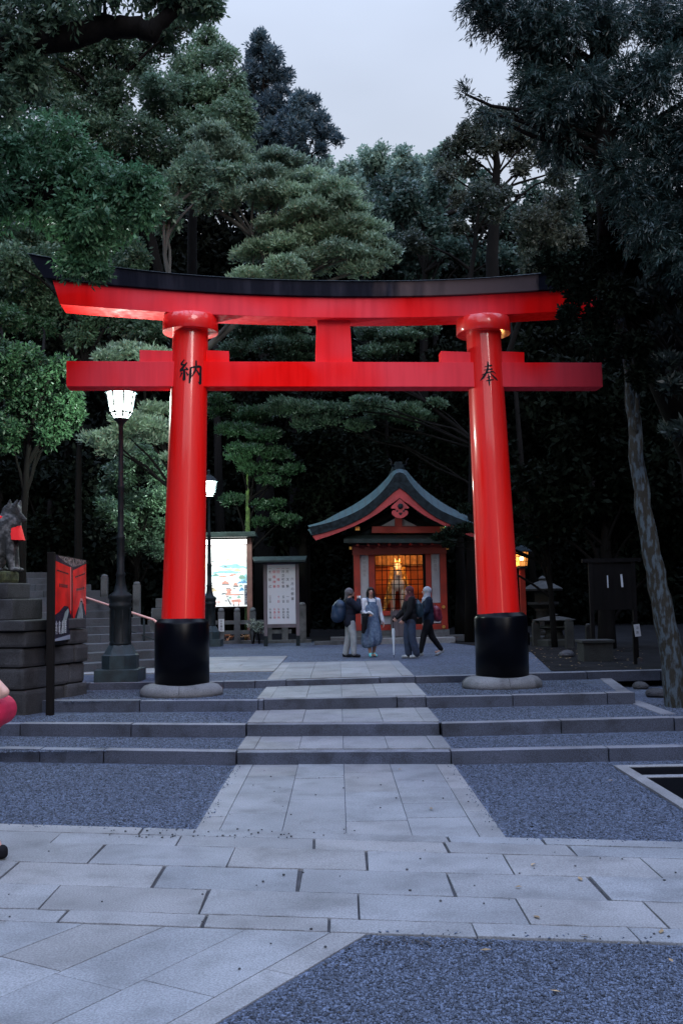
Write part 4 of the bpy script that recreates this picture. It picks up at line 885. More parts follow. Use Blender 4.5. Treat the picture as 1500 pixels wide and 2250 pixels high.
for X0, X1, za, zb in ((492, 561, 1240, 822), (1075, 1144, 1222, 822), (1075, 1144, 1388, 1285), (655, 744, 1390, 1322), (492, 561, 1388, 1285)):
    mb = MB(); mb.bb(zx(X0), zx(X1), -.06, 0, zzz(za), zzz(zb)); pnl = mb.build('white_panel', 'white_plaster', shr)
    if za < 1300:
        mb = MB(); cc = (X0+X1)/2
        for i, ch in enumerate('奉納御神馬' if X0 < 700 else '五穀豊穣'): vs, fs = glyphs(ch, .11); mb.add([(zx(cc)+a_, -.064, zzz(850+34*i)+b_) for a_, b_ in vs], fs)
        mb.build('writing', mat('faded ink', (.22, .22, .24), .7), pnl, recalc=False)
for X0, X1, za, zb in ((1030, 1196, 1280, 1225), (440, 612, 1280, 1225), (440, 1200, 1440, 1395), (640, 744, 1320, 1282), (880, 1030, 1320, 1282)):
    mb = MB(); mb.bb(zx(X0), zx(X1), -.16, -.07 if zb > 1300 else -.065, zzz(za), zzz(zb)); mb.build('rail_board', 'shrine_red', shr, bevel=.005)
for X, Z in ((1170, 1250), (1172, 1413), (466, 1250)): mb = MB(); c = zp(X, Z); mb.tube([(c[0], -.225, c[1]), (c[0], -.26, c[1])], .05, 10); mb.build('stud', 'gold', shr)
# body shell round a deep lit room
mb = MB(); X0, X1 = zx(440), zx(1196); mb.bb(X0, X0+.08, 0, 2.4, 0, zzz(740)); mb.bb(X1-.08, X1, 0, 2.4, 0, zzz(740)); mb.bb(X0+.08, X1-.08, 2.32, 2.4, 0, zzz(740)); mb.bb(X0+.08, X1-.08, .12, 2.31, zzz(740)-.06, zzz(740)); mb.build('wall', 'wood_dark', shr)
wx0, wx1, wz0, wz1 = zx(618), zx(1008), zzz(1285), zzz(826)
mb = MB(); mb.bb(zx(612), wx0, -.05, .1, wz0, wz1+.12); mb.bb(wx1, zx(1030), -.05, .1, wz0, wz1+.12); mb.bb(wx0, wx1, -.05, .1, wz1, wz1+.12); mb.bb(zx(612), zx(1030), -.04, .1, zzz(1395), wz0); mb.build('window_frame', 'wood_dark', shr)
mb = MB()
for i in range(1, 8):
    x = wx0+(wx1-wx0)*(i/8+(.012 if i % 2 else -.012)); mb.bb(x-.012, x+.012, -.02, .02, wz0, wz1)
for Z in (906, 950, 1026, 1066, 1148, 1190, 1260): mb.bb(wx0, wx1, -.018, .018, zzz(Z)-.011, zzz(Z)+.011)
mb.build('lattice', 'wood_dark', shr)
M['room'] = mat('lamplit room wall', (.38, .10, .025), .7, 2.5, .35)
mb = MB(); mb.bb(wx0-.3, wx1+.3, 1.5, 1.56, wz0-.4, wz1+.3); mb.bb(wx0-.36, wx0-.3, .12, 1.56, wz0-.4, wz1+.3); mb.bb(wx1+.3, wx1+.36, .12, 1.56, wz0-.4, wz1+.3); mb.bb(wx0-.3, wx1+.3, .12, 1.5, wz1+.24, wz1+.3); mb.bb(wx0-.3, wx1+.3, .12, 1.5, wz0-.4, wz0-.34); mb.build('room', 'room', shr)
M['curtain'] = mat('striped curtain', (.36, .20, .10), .8, 8, .3)
mb = MB(); n = 40
vs = [(wx0-.25+(wx1-wx0+.5)*i/n, 1.35+.05*math.sin(i*1.3), z) for z in (wz1+.2, wz1-.28) for i in range(n+1)]; mb.add(vs, [(i, i+1, i+n+2, i+n+1) for i in range(n)], True); mb.build('curtain', 'curtain', shr)
mb = MB(); mb.box(((wx0+wx1)/2, .9, wz1+.18), (.9, .12, .05)); mb.build('ceiling_lamp', mat('warm lamp', (1, .7, .4), .4, emis=(1, .50, .14), estr=5), shr)
li = bpy.data.lights.new('room_light', 'POINT'); li.energy = 40; li.color = (1, .55, .18); li.shadow_soft_size = .12
lo = bpy.data.objects.new('room_light', li); C.objects.link(lo); lo.location = ((wx0+wx1)/2, .2, wz1+.12); lo.parent = shr
mb = MB(); c = zp(1200, 610, SY-1.0); mb.lathe([(.04, -.1), (.045, -.08), (.045, .07), (.03, .09)], 10, (c[0], -1.0, c[1])); mb.build('eave_lamp', mat('green lamp', (.4, .9, .6), .4, emis=(.35, 1, .6), estr=1.6), shr)
mb = MB(); mb.bb(zx(430), zx(1205), -.3, 2.6, 0, zzz(1441)); mb.build('footing', 'old_stone', shr)
mb = MB(); mb.bb(zx(240), zx(1400), -.6, -.31, 0, .2); mb.build('stone_platform', 'old_stone', shr, bevel=.02)
t = thing('stone_step_block', (zx(930)+sb.x, SY-.95, Z4), 'long low pale stone step in front of the shrine hall', 'stone step')
mb = MB(); mb.bb(zx(640)-zx(930), zx(1222)-zx(930), -.25, .3, -.05, .155); mb.build('block', 'slab', t, bevel=.015)
t = thing('stone_step_block', (zx(400)+sb.x, SY-.95, Z4), 'long dark stone edging left of the shrine step', 'stone step')
mb = MB(); mb.bb(zx(110)-zx(400), zx(600)-zx(400), -.1, .1, -.05, .10); mb.build('block', 'old_stone', t, bevel=.01)
cx_, cz_ = zp(812, 1330, SY-.35)
t = thing('offering_box', (cx_+sb.x, SY-.45, Z4+zzz(1395)), 'weathered grey wooden offering box below the lattice window', 'offering box')
mb = MB(); w = zx(880)-zx(745); hh = zzz(1268)-zzz(1395); mb.bb(-w/2, w/2, -.16, .22, -.35, hh-.06); mb.build('box', 'wood_grey', t, bevel=.01)
mb = MB()
for i in range(7): mb.box((-w/2+w*(i+.5)/7, .03, hh-.035), (.035, .38, .045))
mb.build('slat_top', 'wood_grey', t)
mb = MB(); mb.tube([(0, -.165, hh*.7), (0, -.18, hh*.7)], .04, 12); mb.build('crest', 'gold', t)

# the white horse figure behind the lattice, facing out, in gold trappings
M['horse'] = mat('white horse', (.8, .74, .62), .6); M['gilt'] = mat('gilt cloth', (.75, .34, .06), .55, 9, .5, .5, 30)
hx = (wx0+wx1)/2 - .02; t = thing('horse_figure', (hx+sb.x, SY+.75, Z4+wz0), 'white horse figure in golden trappings behind the lattice window', 'horse figure')
H_ = wz1-wz0
P = [('c', (0, .35, H_*.52), (0, -.1, H_*.50), .27, .25), ('c', (0, -.1, H_*.55), (0, -.26, H_*.80), .19, .13), ('c', (0, -.27, H_*.84), (0, -.46, H_*.66), .105, .06), ('e', (0, -.48, H_*.645), (.06, .06, .05)),
     ('c', (-.06, -.24, H_*.88), (-.08, -.22, H_*.97), .03, .01), ('c', (.06, -.24, H_*.88), (.08, -.22, H_*.97), .03, .01)]
for s in (-1, 1): P += [('c', (s*.14, -.12, H_*.42), (s*.13, -.12, .22*H_), .085, .05), ('c', (s*.13, -.12, .22*H_), (s*.13, -.1, -.12), .05, .04), ('e', (s*.13, -.12, -.14), (.06, .07, .04)), ('c', (s*.16, .5, H_*.42), (s*.15, .5, -.12), .09, .045)]
remesh_obj('body', P, .015, 'horse', t, smooth=3)
mb = MB(); rows_ = []
for i in range(9):
    s = i/8; rows_.append([Vector((math.sin(a_)*(.22+.28*s+.02*math.sin(a_*9)), -.22-.1*math.cos(a_)*(1-s)+.1*s, H_*(.80-.62*s*abs(math.sin(a_))**.6-.22*s))) for a_ in [(-1.55+3.1*j/24) for j in range(25)]])
vs = [p_ for r2 in rows_ for p_ in r2]; mb.add(vs, [(i*25+j, i*25+j+1, (i+1)*25+j+1, (i+1)*25+j) for i in range(8) for j in range(24) if not (9 < j < 14 and i > 2)], True)
for s in (-1, 1):
    for k in range(5): a_ = Vector((s*(.2+.05*k), -.34, H_*(.62-.09*k))); mb.tube([a_, a_+Vector((s*.03, 0, -.12)), a_+Vector((s*.02, 0, -.2))], [.02, .03, .008], 6)
mb.build('trappings', 'gilt', t, recalc=False)
mb = MB(); mb.tube([(-.1, -.40, H_*.74), (0, -.47, H_*.75), (.1, -.40, H_*.74)], .016, 6); mb.tube([(-.07, -.46, H_*.66), (0, -.53, H_*.66), (.07, -.46, H_*.66)], .014, 6); mb.tube([(-.16, -.28, H_*.86), (0, -.38, H_*.9), (.16, -.28, H_*.86)], .022, 6); mb.build('bridle', 'gilt', t)

# ------------------------------------------------------------------ right hand side: lanterns, stones, notices
LY = 27.5
a = A(1145, 1228, LY); t = thing('post_lantern', (a.x, LY, Z4), 'glowing orange hexagonal paper lantern on a red post behind the right gate pillar', 'lantern')
h = a.z-Z4; mb = MB(); mb.bb(-.07, .07, -.07, .07, -.1, h-.26); mb.build('post', 'shrine_red', t)
mb = MB(); mb.bb(-.13, .13, -.13, .13, .0, .35); mb.build('post_shoe', 'black', t, bevel=.01)
mb = MB(); mb.lathe([(.15, -.2), (.19, .19)], sides=6, c=(0, 0, h), smooth=False); mb.build('shade', mat('lit paper lantern', (.9, .5, .2), .6, emis=(1, .33, .06), estr=1.1), t)
mb = MB(); mb.lathe([(.045, -.05), (.06, 0), (.045, .05)], 12, (-.03, -.17, h)); mb.build('bulb', mat('bulb', (1, .8, .6), .4, emis=(1, .7, .42), estr=4), t)
mb = MB()
for k in range(6):
    a1, a2 = k*math.pi/3, (k+1)*math.pi/3
    for s in (0, .33, .67):
        P0 = Vector((.153*math.cos(a1), .153*math.sin(a1), h-.2)).lerp(Vector((.153*math.cos(a2), .153*math.sin(a2), h-.2)), s); P1 = Vector((.193*math.cos(a1), .193*math.sin(a1), h+.19)).lerp(Vector((.193*math.cos(a2), .193*math.sin(a2), h+.19)), s); mb.tube([P0, P1], .009 if s == 0 else .005, 5)
    for q_ in (.0, .33, .67, 1): r__ = .153+.04*q_; z_ = h-.2+.39*q_; mb.tube([(r__*math.cos(a1), r__*math.sin(a1), z_), (r__*math.cos(a2), r__*math.sin(a2), z_)], .006, 5)
mb.build('lattice', 'wood_dark', t)
mb = MB(); mb.lathe([(.16, -.26), (.17, -.215)], sides=6, c=(0, 0, h), smooth=False); mb.lathe([(.29, .195), (.28, .22), (.12, .34), (.03, .40)], sides=6, c=(0, 0, h), smooth=False); mb.build('lantern_roof', 'roof_edge', t)
li = bpy.data.lights.new('lantern_light', 'POINT'); li.energy = 10; li.color = (1, .45, .12); lo = bpy.data.objects.new('lantern_light', li); C.objects.link(lo); lo.location = (-.35, -.1, h-.1); lo.parent = t

def st_lantern(px, pb, ptop, Y, label, dome=True):
    a = A(px, pb, Y); b = A(px, ptop, Y); h = b.z-Z4
    t = thing('stone_lantern', (a.x, Y, Z4), label, 'stone lantern')
    mb = MB(); mb.lathe([(.55, -.1), (.55, .14), (.48, .18)], sides=6, smooth=False); mb.build('base', 'gloom_stone', t)
    mb = MB(); mb.lathe([(.30, .17), (.24, .3), (.22, h*.45), (.28, h*.5)], 14); mb.build('shaft', 'gloom_stone', t)
    mb = MB(); mb.lathe([(.28, h*.5), (.46, h*.56), (.46, h*.6)], sides=6, smooth=False); mb.build('platform', 'gloom_stone', t)
    mb = MB(); mb.lathe([(.25, h*.6), (.25, h*.76)], sides=6, smooth=False); mb.build('fire_box', 'gloom_stone', t)
    mb = MB(); mb.lathe([(.58, h*.77), (.60, h*.8), (.36, h*.87), (.12, h*.92), (.10, h*.93), (.13, h*.96), (.02, h)], sides=6, smooth=False); mb.build('roof', 'gloom_stone', t)
    return t
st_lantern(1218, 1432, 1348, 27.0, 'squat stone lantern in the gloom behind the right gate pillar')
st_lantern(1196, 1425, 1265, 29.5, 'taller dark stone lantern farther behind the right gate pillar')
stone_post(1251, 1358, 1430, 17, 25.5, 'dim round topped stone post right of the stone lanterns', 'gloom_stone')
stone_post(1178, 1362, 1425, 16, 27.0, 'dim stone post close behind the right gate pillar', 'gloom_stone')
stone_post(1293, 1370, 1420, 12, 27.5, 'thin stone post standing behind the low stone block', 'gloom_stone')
a = A(1311, 1455, 20.2); t = thing('stone_block', (a.x, 20.3, Z4), 'low square stone trough in the dark at the right', 'stone block')
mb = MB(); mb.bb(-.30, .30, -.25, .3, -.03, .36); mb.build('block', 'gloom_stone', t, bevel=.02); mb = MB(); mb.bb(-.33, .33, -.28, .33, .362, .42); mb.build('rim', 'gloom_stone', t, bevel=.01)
rnd = random.Random(4)
for i, (x, y, s, lb) in enumerate([(1240, 1443, .17, 'rounded dark rock at the foot of the stone post'), (1330, 1508, .10, 'small rock beside the right end of the upper step'), (1440, 1530, .16, 'mossy rock by the leaning tree base'), (1410, 1512, .13, 'small pale rock near the corner of the gravel step')]):
    zl = Z4 if i == 0 else Z2; p = U(x, y, zl); bm = bmesh.new(); bmesh.ops.create_icosphere(bm, subdivisions=3, radius=s)
    for v in bm.verts: v.co *= 1+.25*math.sin(v.co.x*9/s*.2+i)*math.cos(v.co.y*7/s*.2+i*2)+rnd.uniform(-.04, .04); v.co.z *= .6
    me = bpy.data.meshes.new('rock'); bm.to_mesh(me); bm.free(); me.materials.append(M['rough_stone']); o = bpy.data.objects.new('rock', me); C.objects.link(o); o.location = (p.x, p.y, zl+s*.25); tag(o, lb, 'rock')
def note(px, py, w, h, Y, tilt, label, m='white', carrier=True):
    a = A(px, py, Y); t = thing('paper_sign', (a.x, Y, a.z), label, 'sign')
    mb = MB(); mb.box((0, 0, 0), (w, .012, h), ry=tilt); mb.build('sheet', m, t)
    return t
# dark sign frame that carries the two narrow strips
a = A(1350, 1430, 21.0); t = thing('sign_frame', (a.x, 21.0, Z4), 'dark wooden frame holding narrow white strips at the right', 'sign frame')
hh = A(1350, 1235, 21).z-Z4
for s in (-.45, .45): mb = MB(); mb.bb(s-.04, s+.04, -.04, .04, -.1, hh); mb.build('post', 'wood_dark', t)
mb = MB(); mb.bb(-.62, .62, -.05, .05, hh, hh+.08); mb.build('top_rail', 'wood_dark', t); mb = MB(); mb.bb(-.41, .41, -.02, .02, hh-1.0, hh-.02); mb.build('board', 'wood_dark', t)
note(1334, 1278, .022, .26, 20.95, 0, 'thin left strip of white paper on the dark frame'); note(1365, 1276, .04, .27, 20.95, -.06, 'wider right strip of white paper on the dark frame')
a = A(1399, 1500, 19.0); t = thing('wooden_stake', (a.x, 19.06, Z3), 'dark wooden stake carrying a small white sign beside the leaning tree', 'stake'); mb = MB(); mb.bb(-.03, .03, -.03, .03, -.2, A(1399, 1368, 19).z-Z3+.02); mb.build('pole', 'wood_dark', t)
t = note(1399, 1385, .11, .23, 19.0, -.1, 'small white rectangular sign on a stake by the leaning tree')
mb = MB()
for i, ch in enumerate('注意'): vs, fs = glyphs(ch, .06); mb.add([(a_, -.009, .045-.09*i+b_) for a_, b_ in vs], fs)
mb.build('writing', 'ink', [c for c in bpy.data.objects if c.parent == t][0], recalc=False)

# ------------------------------------------------------------------ people
M['skin'] = mat('skin', (.33, .18, .14), .55, 6, .08)
M['skin_near'] = mat('skin near', (.55, .31, .25), .5, 9, .08, .1, 60)
M['hair'] = mat('dark hair', (.012, .010, .011), .5, 40, .5, stretch=(1, 1, .15))
def V3(*a): return Vector(a)
def hand(w, d, palm_n, s, sc=1.0, curl=.5):
    """palm, four bent fingers of unequal length and a thumb; w wrist, d direction, s = side the thumb leaves (+1/-1 along the palm's width)"""
    w, d, n_ = Vector(w), Vector(d).normalized(), Vector(palm_n).normalized(); sd = d.cross(n_).normalized()*s; P = []
    pc = w + d*.045*sc
    for k in (-1.5, -.5, .5, 1.5):
        b0 = w+d*.015*sc+sd*k*.012*sc; b1 = w+d*.085*sc+sd*k*.0205*sc; P.append(('c', b0, b1, .013*sc, .0115*sc))
        ln = {1.5: .9, .5: 1.0, -.5: .94, -1.5: .76}[k]*.034*sc; d1 = (d*math.cos(curl)+n_*math.sin(curl)); b2 = b1+d1*ln*1.15; d2 = (d*math.cos(curl*2)+n_*math.sin(curl*2)); b3 = b2+d2*ln
        P += [('c', b1, b2, .0095*sc, .0085*sc), ('c', b2, b3, .0085*sc, .007*sc)]
    t0 = w+d*.02*sc+sd*.022*sc; t1 = t0+(d*.6+sd*.8).normalized()*.035*sc; t2 = t1+(d*.9+sd*.3+n_*.3).normalized()*.03*sc; P += [('c', t0, t1, .012*sc, .010*sc), ('c', t1, t2, .010*sc, .008*sc)]
    return P
def joints(**k):
    J_ = dict(hipL=V3(.085, 0, .83), hipR=V3(-.085, 0, .83), kneeL=V3(.09, -.01, .45), kneeR=V3(-.09, -.01, .45), ankL=V3(.09, .03, .075), ankR=V3(-.09, .03, .075),
              shL=V3(.165, .01, 1.30), shR=V3(-.165, .01, 1.30), elL=V3(.21, .03, 1.03), elR=V3(-.21, .03, 1.03), wrL=V3(.215, -.05, .81), wrR=V3(-.215, -.05, .81), head=V3(0, -.015, 1.485), look=V3(0, -1, 0))
    for a_, b_ in k.items(): J_[a_] = Vector(b_)
    return J_
def body_prims(J_, hands=((0, 0, -1), (0, 0, -1)), curl=.5):
    hd, lk = J_['head'], J_['look'].normalized(); up = V3(0, 0, 1); sd = lk.cross(up).normalized(); up = sd.cross(lk).normalized()
    P = [('e', hd+up*.025-lk*.01, (.076, .092, .088), (0, 0, math.atan2(lk.x, -lk.y))), ('c', hd+lk*.035+up*.0, hd+lk*.05-up*.062, .058, .032), ('c', hd+lk*.082+up*.018, hd+lk*.102-up*.012, .009, .013),
         ('c', hd+lk*.078-up*.043-sd*.015, hd+lk*.078-up*.043+sd*.015, .011, .011), ('e', hd+sd*.076, (.012, .018, .026)), ('e', hd-sd*.076, (.012, .018, .026)),
         ('c', hd-up*.06-lk*.015, V3(0, .02, 1.31), .050, .058), ('c', V3(-.10, .015, 1.29), V3(.10, .015, 1.29), .07, .07), ('e', (0, 0, 1.2), (.15, .10, .14)), ('e', (0, .0, 1.03), (.125, .09, .15)), ('e', (0, .01, .88), (.15, .105, .12)),
         ('e', (.06, -.07, 1.17), (.06, .05, .06)), ('e', (-.06, -.07, 1.17), (.06, .05, .06))]
    for s in 'LR':
        sx_ = 1 if s == 'L' else -1
        P += [('c', J_['hip'+s], J_['knee'+s], .085, .055), ('c', J_['knee'+s], J_['knee'+s].lerp(J_['ank'+s], .35), .052, .054), ('c', J_['knee'+s].lerp(J_['ank'+s], .35), J_['ank'+s], .054, .034),
              ('c', J_['sh'+s], J_['el'+s], .048, .037), ('c', J_['el'+s], J_['wr'+s], .037, .024)]
        foot = J_.get('foot'+s) or V3(0, -1, -.15); P.append(('c', J_['ank'+s]+V3(0, .01, -.02), J_['ank'+s]+foot*.13+V3(0, 0, -.02), .035, .028))
        dd_ = (J_['wr'+s]-J_['el'+s]).normalized(); fwd = V3(0, -1, 0); n_ = (-V3(sx_, 0, 0)); n_ = (n_-dd_*n_.dot(dd_)).normalized()
        P += hand(J_['wr'+s], dd_, n_, 1 if s == 'L' else -1, curl=curl)
    return P
def top_prims(J_, r=.022, long=.78, sleeve=1.0):
    P = [('c', V3(-.115, .015, 1.285), V3(.115, .015, 1.285), .075+r*.6, .075+r*.6), ('e', (0, 0, 1.17), (.165+r*.5, .115+r, .16)), ('e', (0, .005, 1.02), (.15+r, .11+r, .2)), ('c', V3(-.05, .01, .92), V3(-.06, .01, long), .11+r, .10+r), ('c', V3(.05, .01, .92), V3(.06, .01, long), .11+r, .10+r)]
    for s in 'LR':
        P.append(('c', J_['sh'+s], J_['el'+s], .055+r, .045+r))
        if sleeve > .5: P.append(('c', J_['el'+s], J_['el'+s].lerp(J_['wr'+s], .94), .043+r, .034+r*.7))
    return P
def leg_prims(J_, r=.02, flare=0):
    P = [('c', V3(-.05, .015, .86), V3(.05, .015, .86), .115+r*.5, .115+r*.5)]
    for s in 'LR': P += [('c', J_['hip'+s], J_['knee'+s], .095+r*.6, .062+r), ('c', J_['knee'+s], J_['ank'+s]+V3(0, 0, .02), .062+r, .042+r+flare)]
    return P
def shoe(mbx, a_, f, L_=.135):
    f = Vector(f).normalized()
    return [('c', a_-f*.035+V3(0, 0, -.035), a_+f*L_+V3(0, 0, -.045), .038, .033), ('c', a_-f*.03+V3(0, 0, -.01), a_+f*.03+V3(0, 0, -.015), .042, .036), ('c', a_+f*.05+V3(0, 0, -.04), a_+f*(L_-.01)+V3(0, 0, -.045), .042, .038)]
def person(px, py, rz, label, sc=1.0, z=None, X=None):
    p = U(px, py, Z4) if X is None else X
    t = thing('person', (p.x, p.y, p.z), label, 'person', rz=rz); t.scale = (sc, sc, sc); return t
def head_shell(J_, m, name, t, extra=(), r=.012, face=True):
    """hair or scarf round the head, open at the face"""
    hd, lk = J_['head'], J_['look'].normalized(); up = V3(0, 0, 1); sd = lk.cross(up).normalized(); up = sd.cross(lk)
    rot = (0, 0, math.atan2(lk.x, -lk.y))
    P = [('e', hd+up*.034-lk*.022, (.083+r, .092+r, .088+r), rot)] + list(extra)
    return remesh_obj(name, P, .012, m, t, smooth=4)
def face_marks(J_, t):
    hd, lk = J_['head'], J_['look'].normalized(); up = V3(0, 0, 1); sd = lk.cross(up).normalized(); up = sd.cross(lk)
    mb = MB()
    for s in (-1, 1):
        c = hd+lk*.081+up*.014+sd*s*.031; mb.tube([c-sd*.012, c+sd*.012], .006, 6); c = hd+lk*.083+up*.034+sd*s*.032; mb.tube([c-sd*.016, c+sd*.016], .0035, 5)
    mb.build('eyes', 'ink', t)
    mb = MB(); c = hd+lk*.090-up*.042; mb.tube([c-sd*.02-lk*.004, c, c+sd*.02-lk*.004], [.002, .006, .002], 6); mb.build('mouth', mat('lips', (.45, .08, .08), .5), t)
def backpack(loc_, rz, m, label, sc=(1, 1, 1), parent=None, name='backpack'):
    t = thing(name, loc_, label, 'backpack', rz=rz)
    P = [('e', (0, 0, 0), (.15*sc[0], .11*sc[1], .24*sc[2])), ('c', (0, .05*sc[1], -.12*sc[2]), (0, .05*sc[1], .06*sc[2]), .11*sc[0], .09*sc[0]), ('c', (-.05, 0, .1*sc[2]), (.05, 0, .1*sc[2]), .1*sc[1], .1*sc[1])]
    b = remesh_obj('bag', P, .012, m, t, smooth=6)
    mb = MB(); mb.tube([(-.04, -.02, .22*sc[2]), (0, -.02, .26*sc[2]), (.04, -.02, .22*sc[2])], .01, 6); mb.build('handle', 'iron', t)
    mb = MB()
    for s in (-.08, .08): mb.tube([(s, -.07, .18*sc[2]), (s, -.13, .24*sc[2]), (s, -.24, .17*sc[2]), (s, -.27, .0), (s, -.2, -.14*sc[2]), (s, -.08, -.18*sc[2])], .014, 6)
    mb.build('shoulder_strap', 'iron', t)
    return t
def W_(t, v):  # local point of a person to world
    return Matrix.Translation(t.location) @ Matrix.Rotation(t.rotation_euler.z, 4, 'Z') @ (Vector(v)*t.scale.x)

M['navy'] = mat('navy jacket', (.010, .012, .022), .85, 8, .3); M['light_trs'] = mat('light trousers', (.25, .265, .28), .85, 7, .15, .3, 20)
M['black_cloth'] = mat('black cloth', (.008, .008, .010), .85, 8, .3); M['shoe_dark'] = mat('dark shoes', (.015, .015, .02), .5)
M['blouse'] = mat('white blouse', (.45, .45, .49), .8, 7, .08, .3, 18); M['dress'] = mat('patterned denim', (.05, .08, .15), .85, 22, col2=(.12, .17, .25), bump=.3, bscale=30)
M['teal'] = mat('teal shoes', (.10, .50, .55), .6); M['maroon'] = mat('maroon scarf', (.06, .008, .012), .85, 9, .35); M['jeans'] = mat('jeans', (.016, .028, .06), .85, 9, .3)
M['grey_scarf'] = mat('pale grey scarf', (.24, .255, .30), .85, 9, .15); M['dark_top'] = mat('dark blue top', (.01, .016, .03), .85, 9, .3); M['trainer'] = mat('grey trainers', (.26, .28, .30), .7, 20, .3)
M['bag_blue'] = mat('blue backpack', (.006, .022, .055), .6, 6, .3); M['bag_teal'] = mat('teal bag', (.01, .03, .045), .6, 6, .3); M['bag_red'] = mat('maroon bag', (.14, .012, .03), .5, 6, .3); M['beanie'] = mat('grey brown hair', (.085, .075, .085), .8, 30, .4)

# 1: facing right, hand raised to the mouth
t = person(770, 1444, R(100), 'person in navy jacket and pale trousers, blue backpack on, hand raised to mouth', .985)
J1 = joints(elR=(-.20, -.17, 1.13), wrR=(-.06, -.20, 1.33), elL=(.2, -.12, 1.06), wrL=(.12, -.28, 1.06), kneeL=(.10, .02, .45), ankL=(.11, .10, .075), ankR=(-.09, -.06, .075), kneeR=(-.095, -.06, .45), look=(0, -1, .12))
remesh_obj('body', body_prims(J1), .0085, 'skin', t, smooth=2); face_marks(J1, t)
remesh_obj('jacket', top_prims(J1, .032, .80), .012, 'navy', t); remesh_obj('trousers', leg_prims(J1, .022, .006), .012, 'light_trs', t)
hd = J1['head']; head_shell(J1, 'beanie', 'hair', t, [('c', hd+V3(0, .06, .0), hd+V3(.02, .10, -.17), .065, .04), ('c', hd+V3(.05, .04, -.02), hd+V3(.07, .04, -.16), .035, .025)])
for s in 'LR': remesh_obj('shoe', shoe(None, J1['ank'+s], (0, -1, 0)), .009, 'shoe_dark', t, smooth=2)
bp_ = W_(t, (0, .24, 1.08)); backpack(bp_, t.rotation_euler.z, 'bag_blue', 'large blue backpack worn by the leftmost person', (1.25, 1.35, 1.1))
c = W_(t, (-.05, -.235, 1.375)); tt = thing('tissue', c, 'crumpled white tissue held to the face of the leftmost person', 'tissue'); remesh_obj('paper', [('e', (0, 0, 0), (.03, .035, .05)), ('c', (0, 0, -.02), (.02, 0, -.09), .02, .012)], .008, 'blouse', tt, smooth=1)
# 2: facing the camera, white blouse and long blue dress
t = person(817, 1443, R(12), 'person with dark hair in white blouse and long blue patterned dress, facing the camera', .99)
J2 = joints(elL=(.225, .03, 1.03), wrL=(.27, -.03, .80), elR=(-.22, -.04, 1.03), wrR=(-.14, -.22, .99), head=(-.005, -.02, 1.49), look=(-.12, -1, .18), ankL=(.05, .03, .075), ankR=(-.05, -.05, .075))
remesh_obj('body', body_prims(J2), .0085, 'skin', t, smooth=2); face_marks(J2, t)
remesh_obj('blouse', top_prims(J2, .012, .9), .012, 'blouse', t)
mb = MB(); n = 72; prof = [(.10, .135, 1.27, 0), (.165, .152, 1.17, .0), (.17, .152, 1.05, .01), (.168, .155, .92, .03), (.19, .17, .75, .06), (.22, .19, .55, .09), (.235, .20, .38, .11), (.20, .18, .27, .12), (.17, .15, .24, .12)]
vs = [(rx*(1+w_*math.sin(7*2*math.pi*k/n+z*3))*math.cos(2*math.pi*k/n), ry*(1+w_*math.sin(7*2*math.pi*k/n+z*3))*math.sin(2*math.pi*k/n), z+.03*w_*10*math.cos(2*math.pi*k/n)) for rx, ry, z, w_ in prof for k in range(n)]
mb.add(vs, [(i*n+k, i*n+(k+1) % n, (i+1)*n+(k+1) % n, (i+1)*n+k) for i in range(len(prof)-1) for k in range(n)], True)
for s in (-1, 1): mb.tube([(s*.09, -.115, 1.22), (s*.10, -.09, 1.33), (s*.10, .0, 1.385), (s*.09, .10, 1.30)], .017, 6)
mb.build('dress', 'dress', t)
hd = J2['head']; head_shell(J2, 'hair', 'hair', t, [('c', hd+V3(.075, .02, .0), hd+V3(.085, .0, -.16), .035, .03), ('c', hd+V3(-.075, .02, .0), hd+V3(-.085, .0, -.16), .035, .03), ('c', hd+V3(0, .06, 0), hd+V3(0, .07, -.16), .07, .07), ('c', hd+V3(-.05, -.055, .075), hd+V3(.05, -.055, .075), .022, .022)], r=.010)
for s, f in (('L', (.2, -1, 0)), ('R', (-.1, -1, 0))): remesh_obj('shoe', shoe(None, J2['ank'+s], f, .12), .009, 'teal', t, smooth=2)
c = W_(t, (-.17, -.26, .93)); c = W_(t, (-.20, -.24, .93)); tt = thing('folded_coat', c, 'black coat folded over the arm of the person in the blue dress', 'coat'); remesh_obj('cloth', [('c', (-.05, 0, .04), (.07, -.02, .05), .04, .035), ('c', (-.03, -.01, 0), (-.05, 0, -.34), .055, .045), ('c', (.01, -.01, 0), (.0, 0, -.26), .05, .035)], .011, 'black_cloth', tt)
c = W_(t, (-.12, -.31, 1.03)); tt = thing('white_bag', c, 'crumpled small white bag held by the person in the blue dress', 'bag'); remesh_obj('bag', [('e', (0, 0, 0), (.045, .025, .035)), ('c', (.03, 0, -.01), (.09, -.01, -.05), .025, .015), ('c', (-.03, 0, 0), (-.08, 0, -.02), .022, .015)], .009, 'blouse', tt, smooth=2)
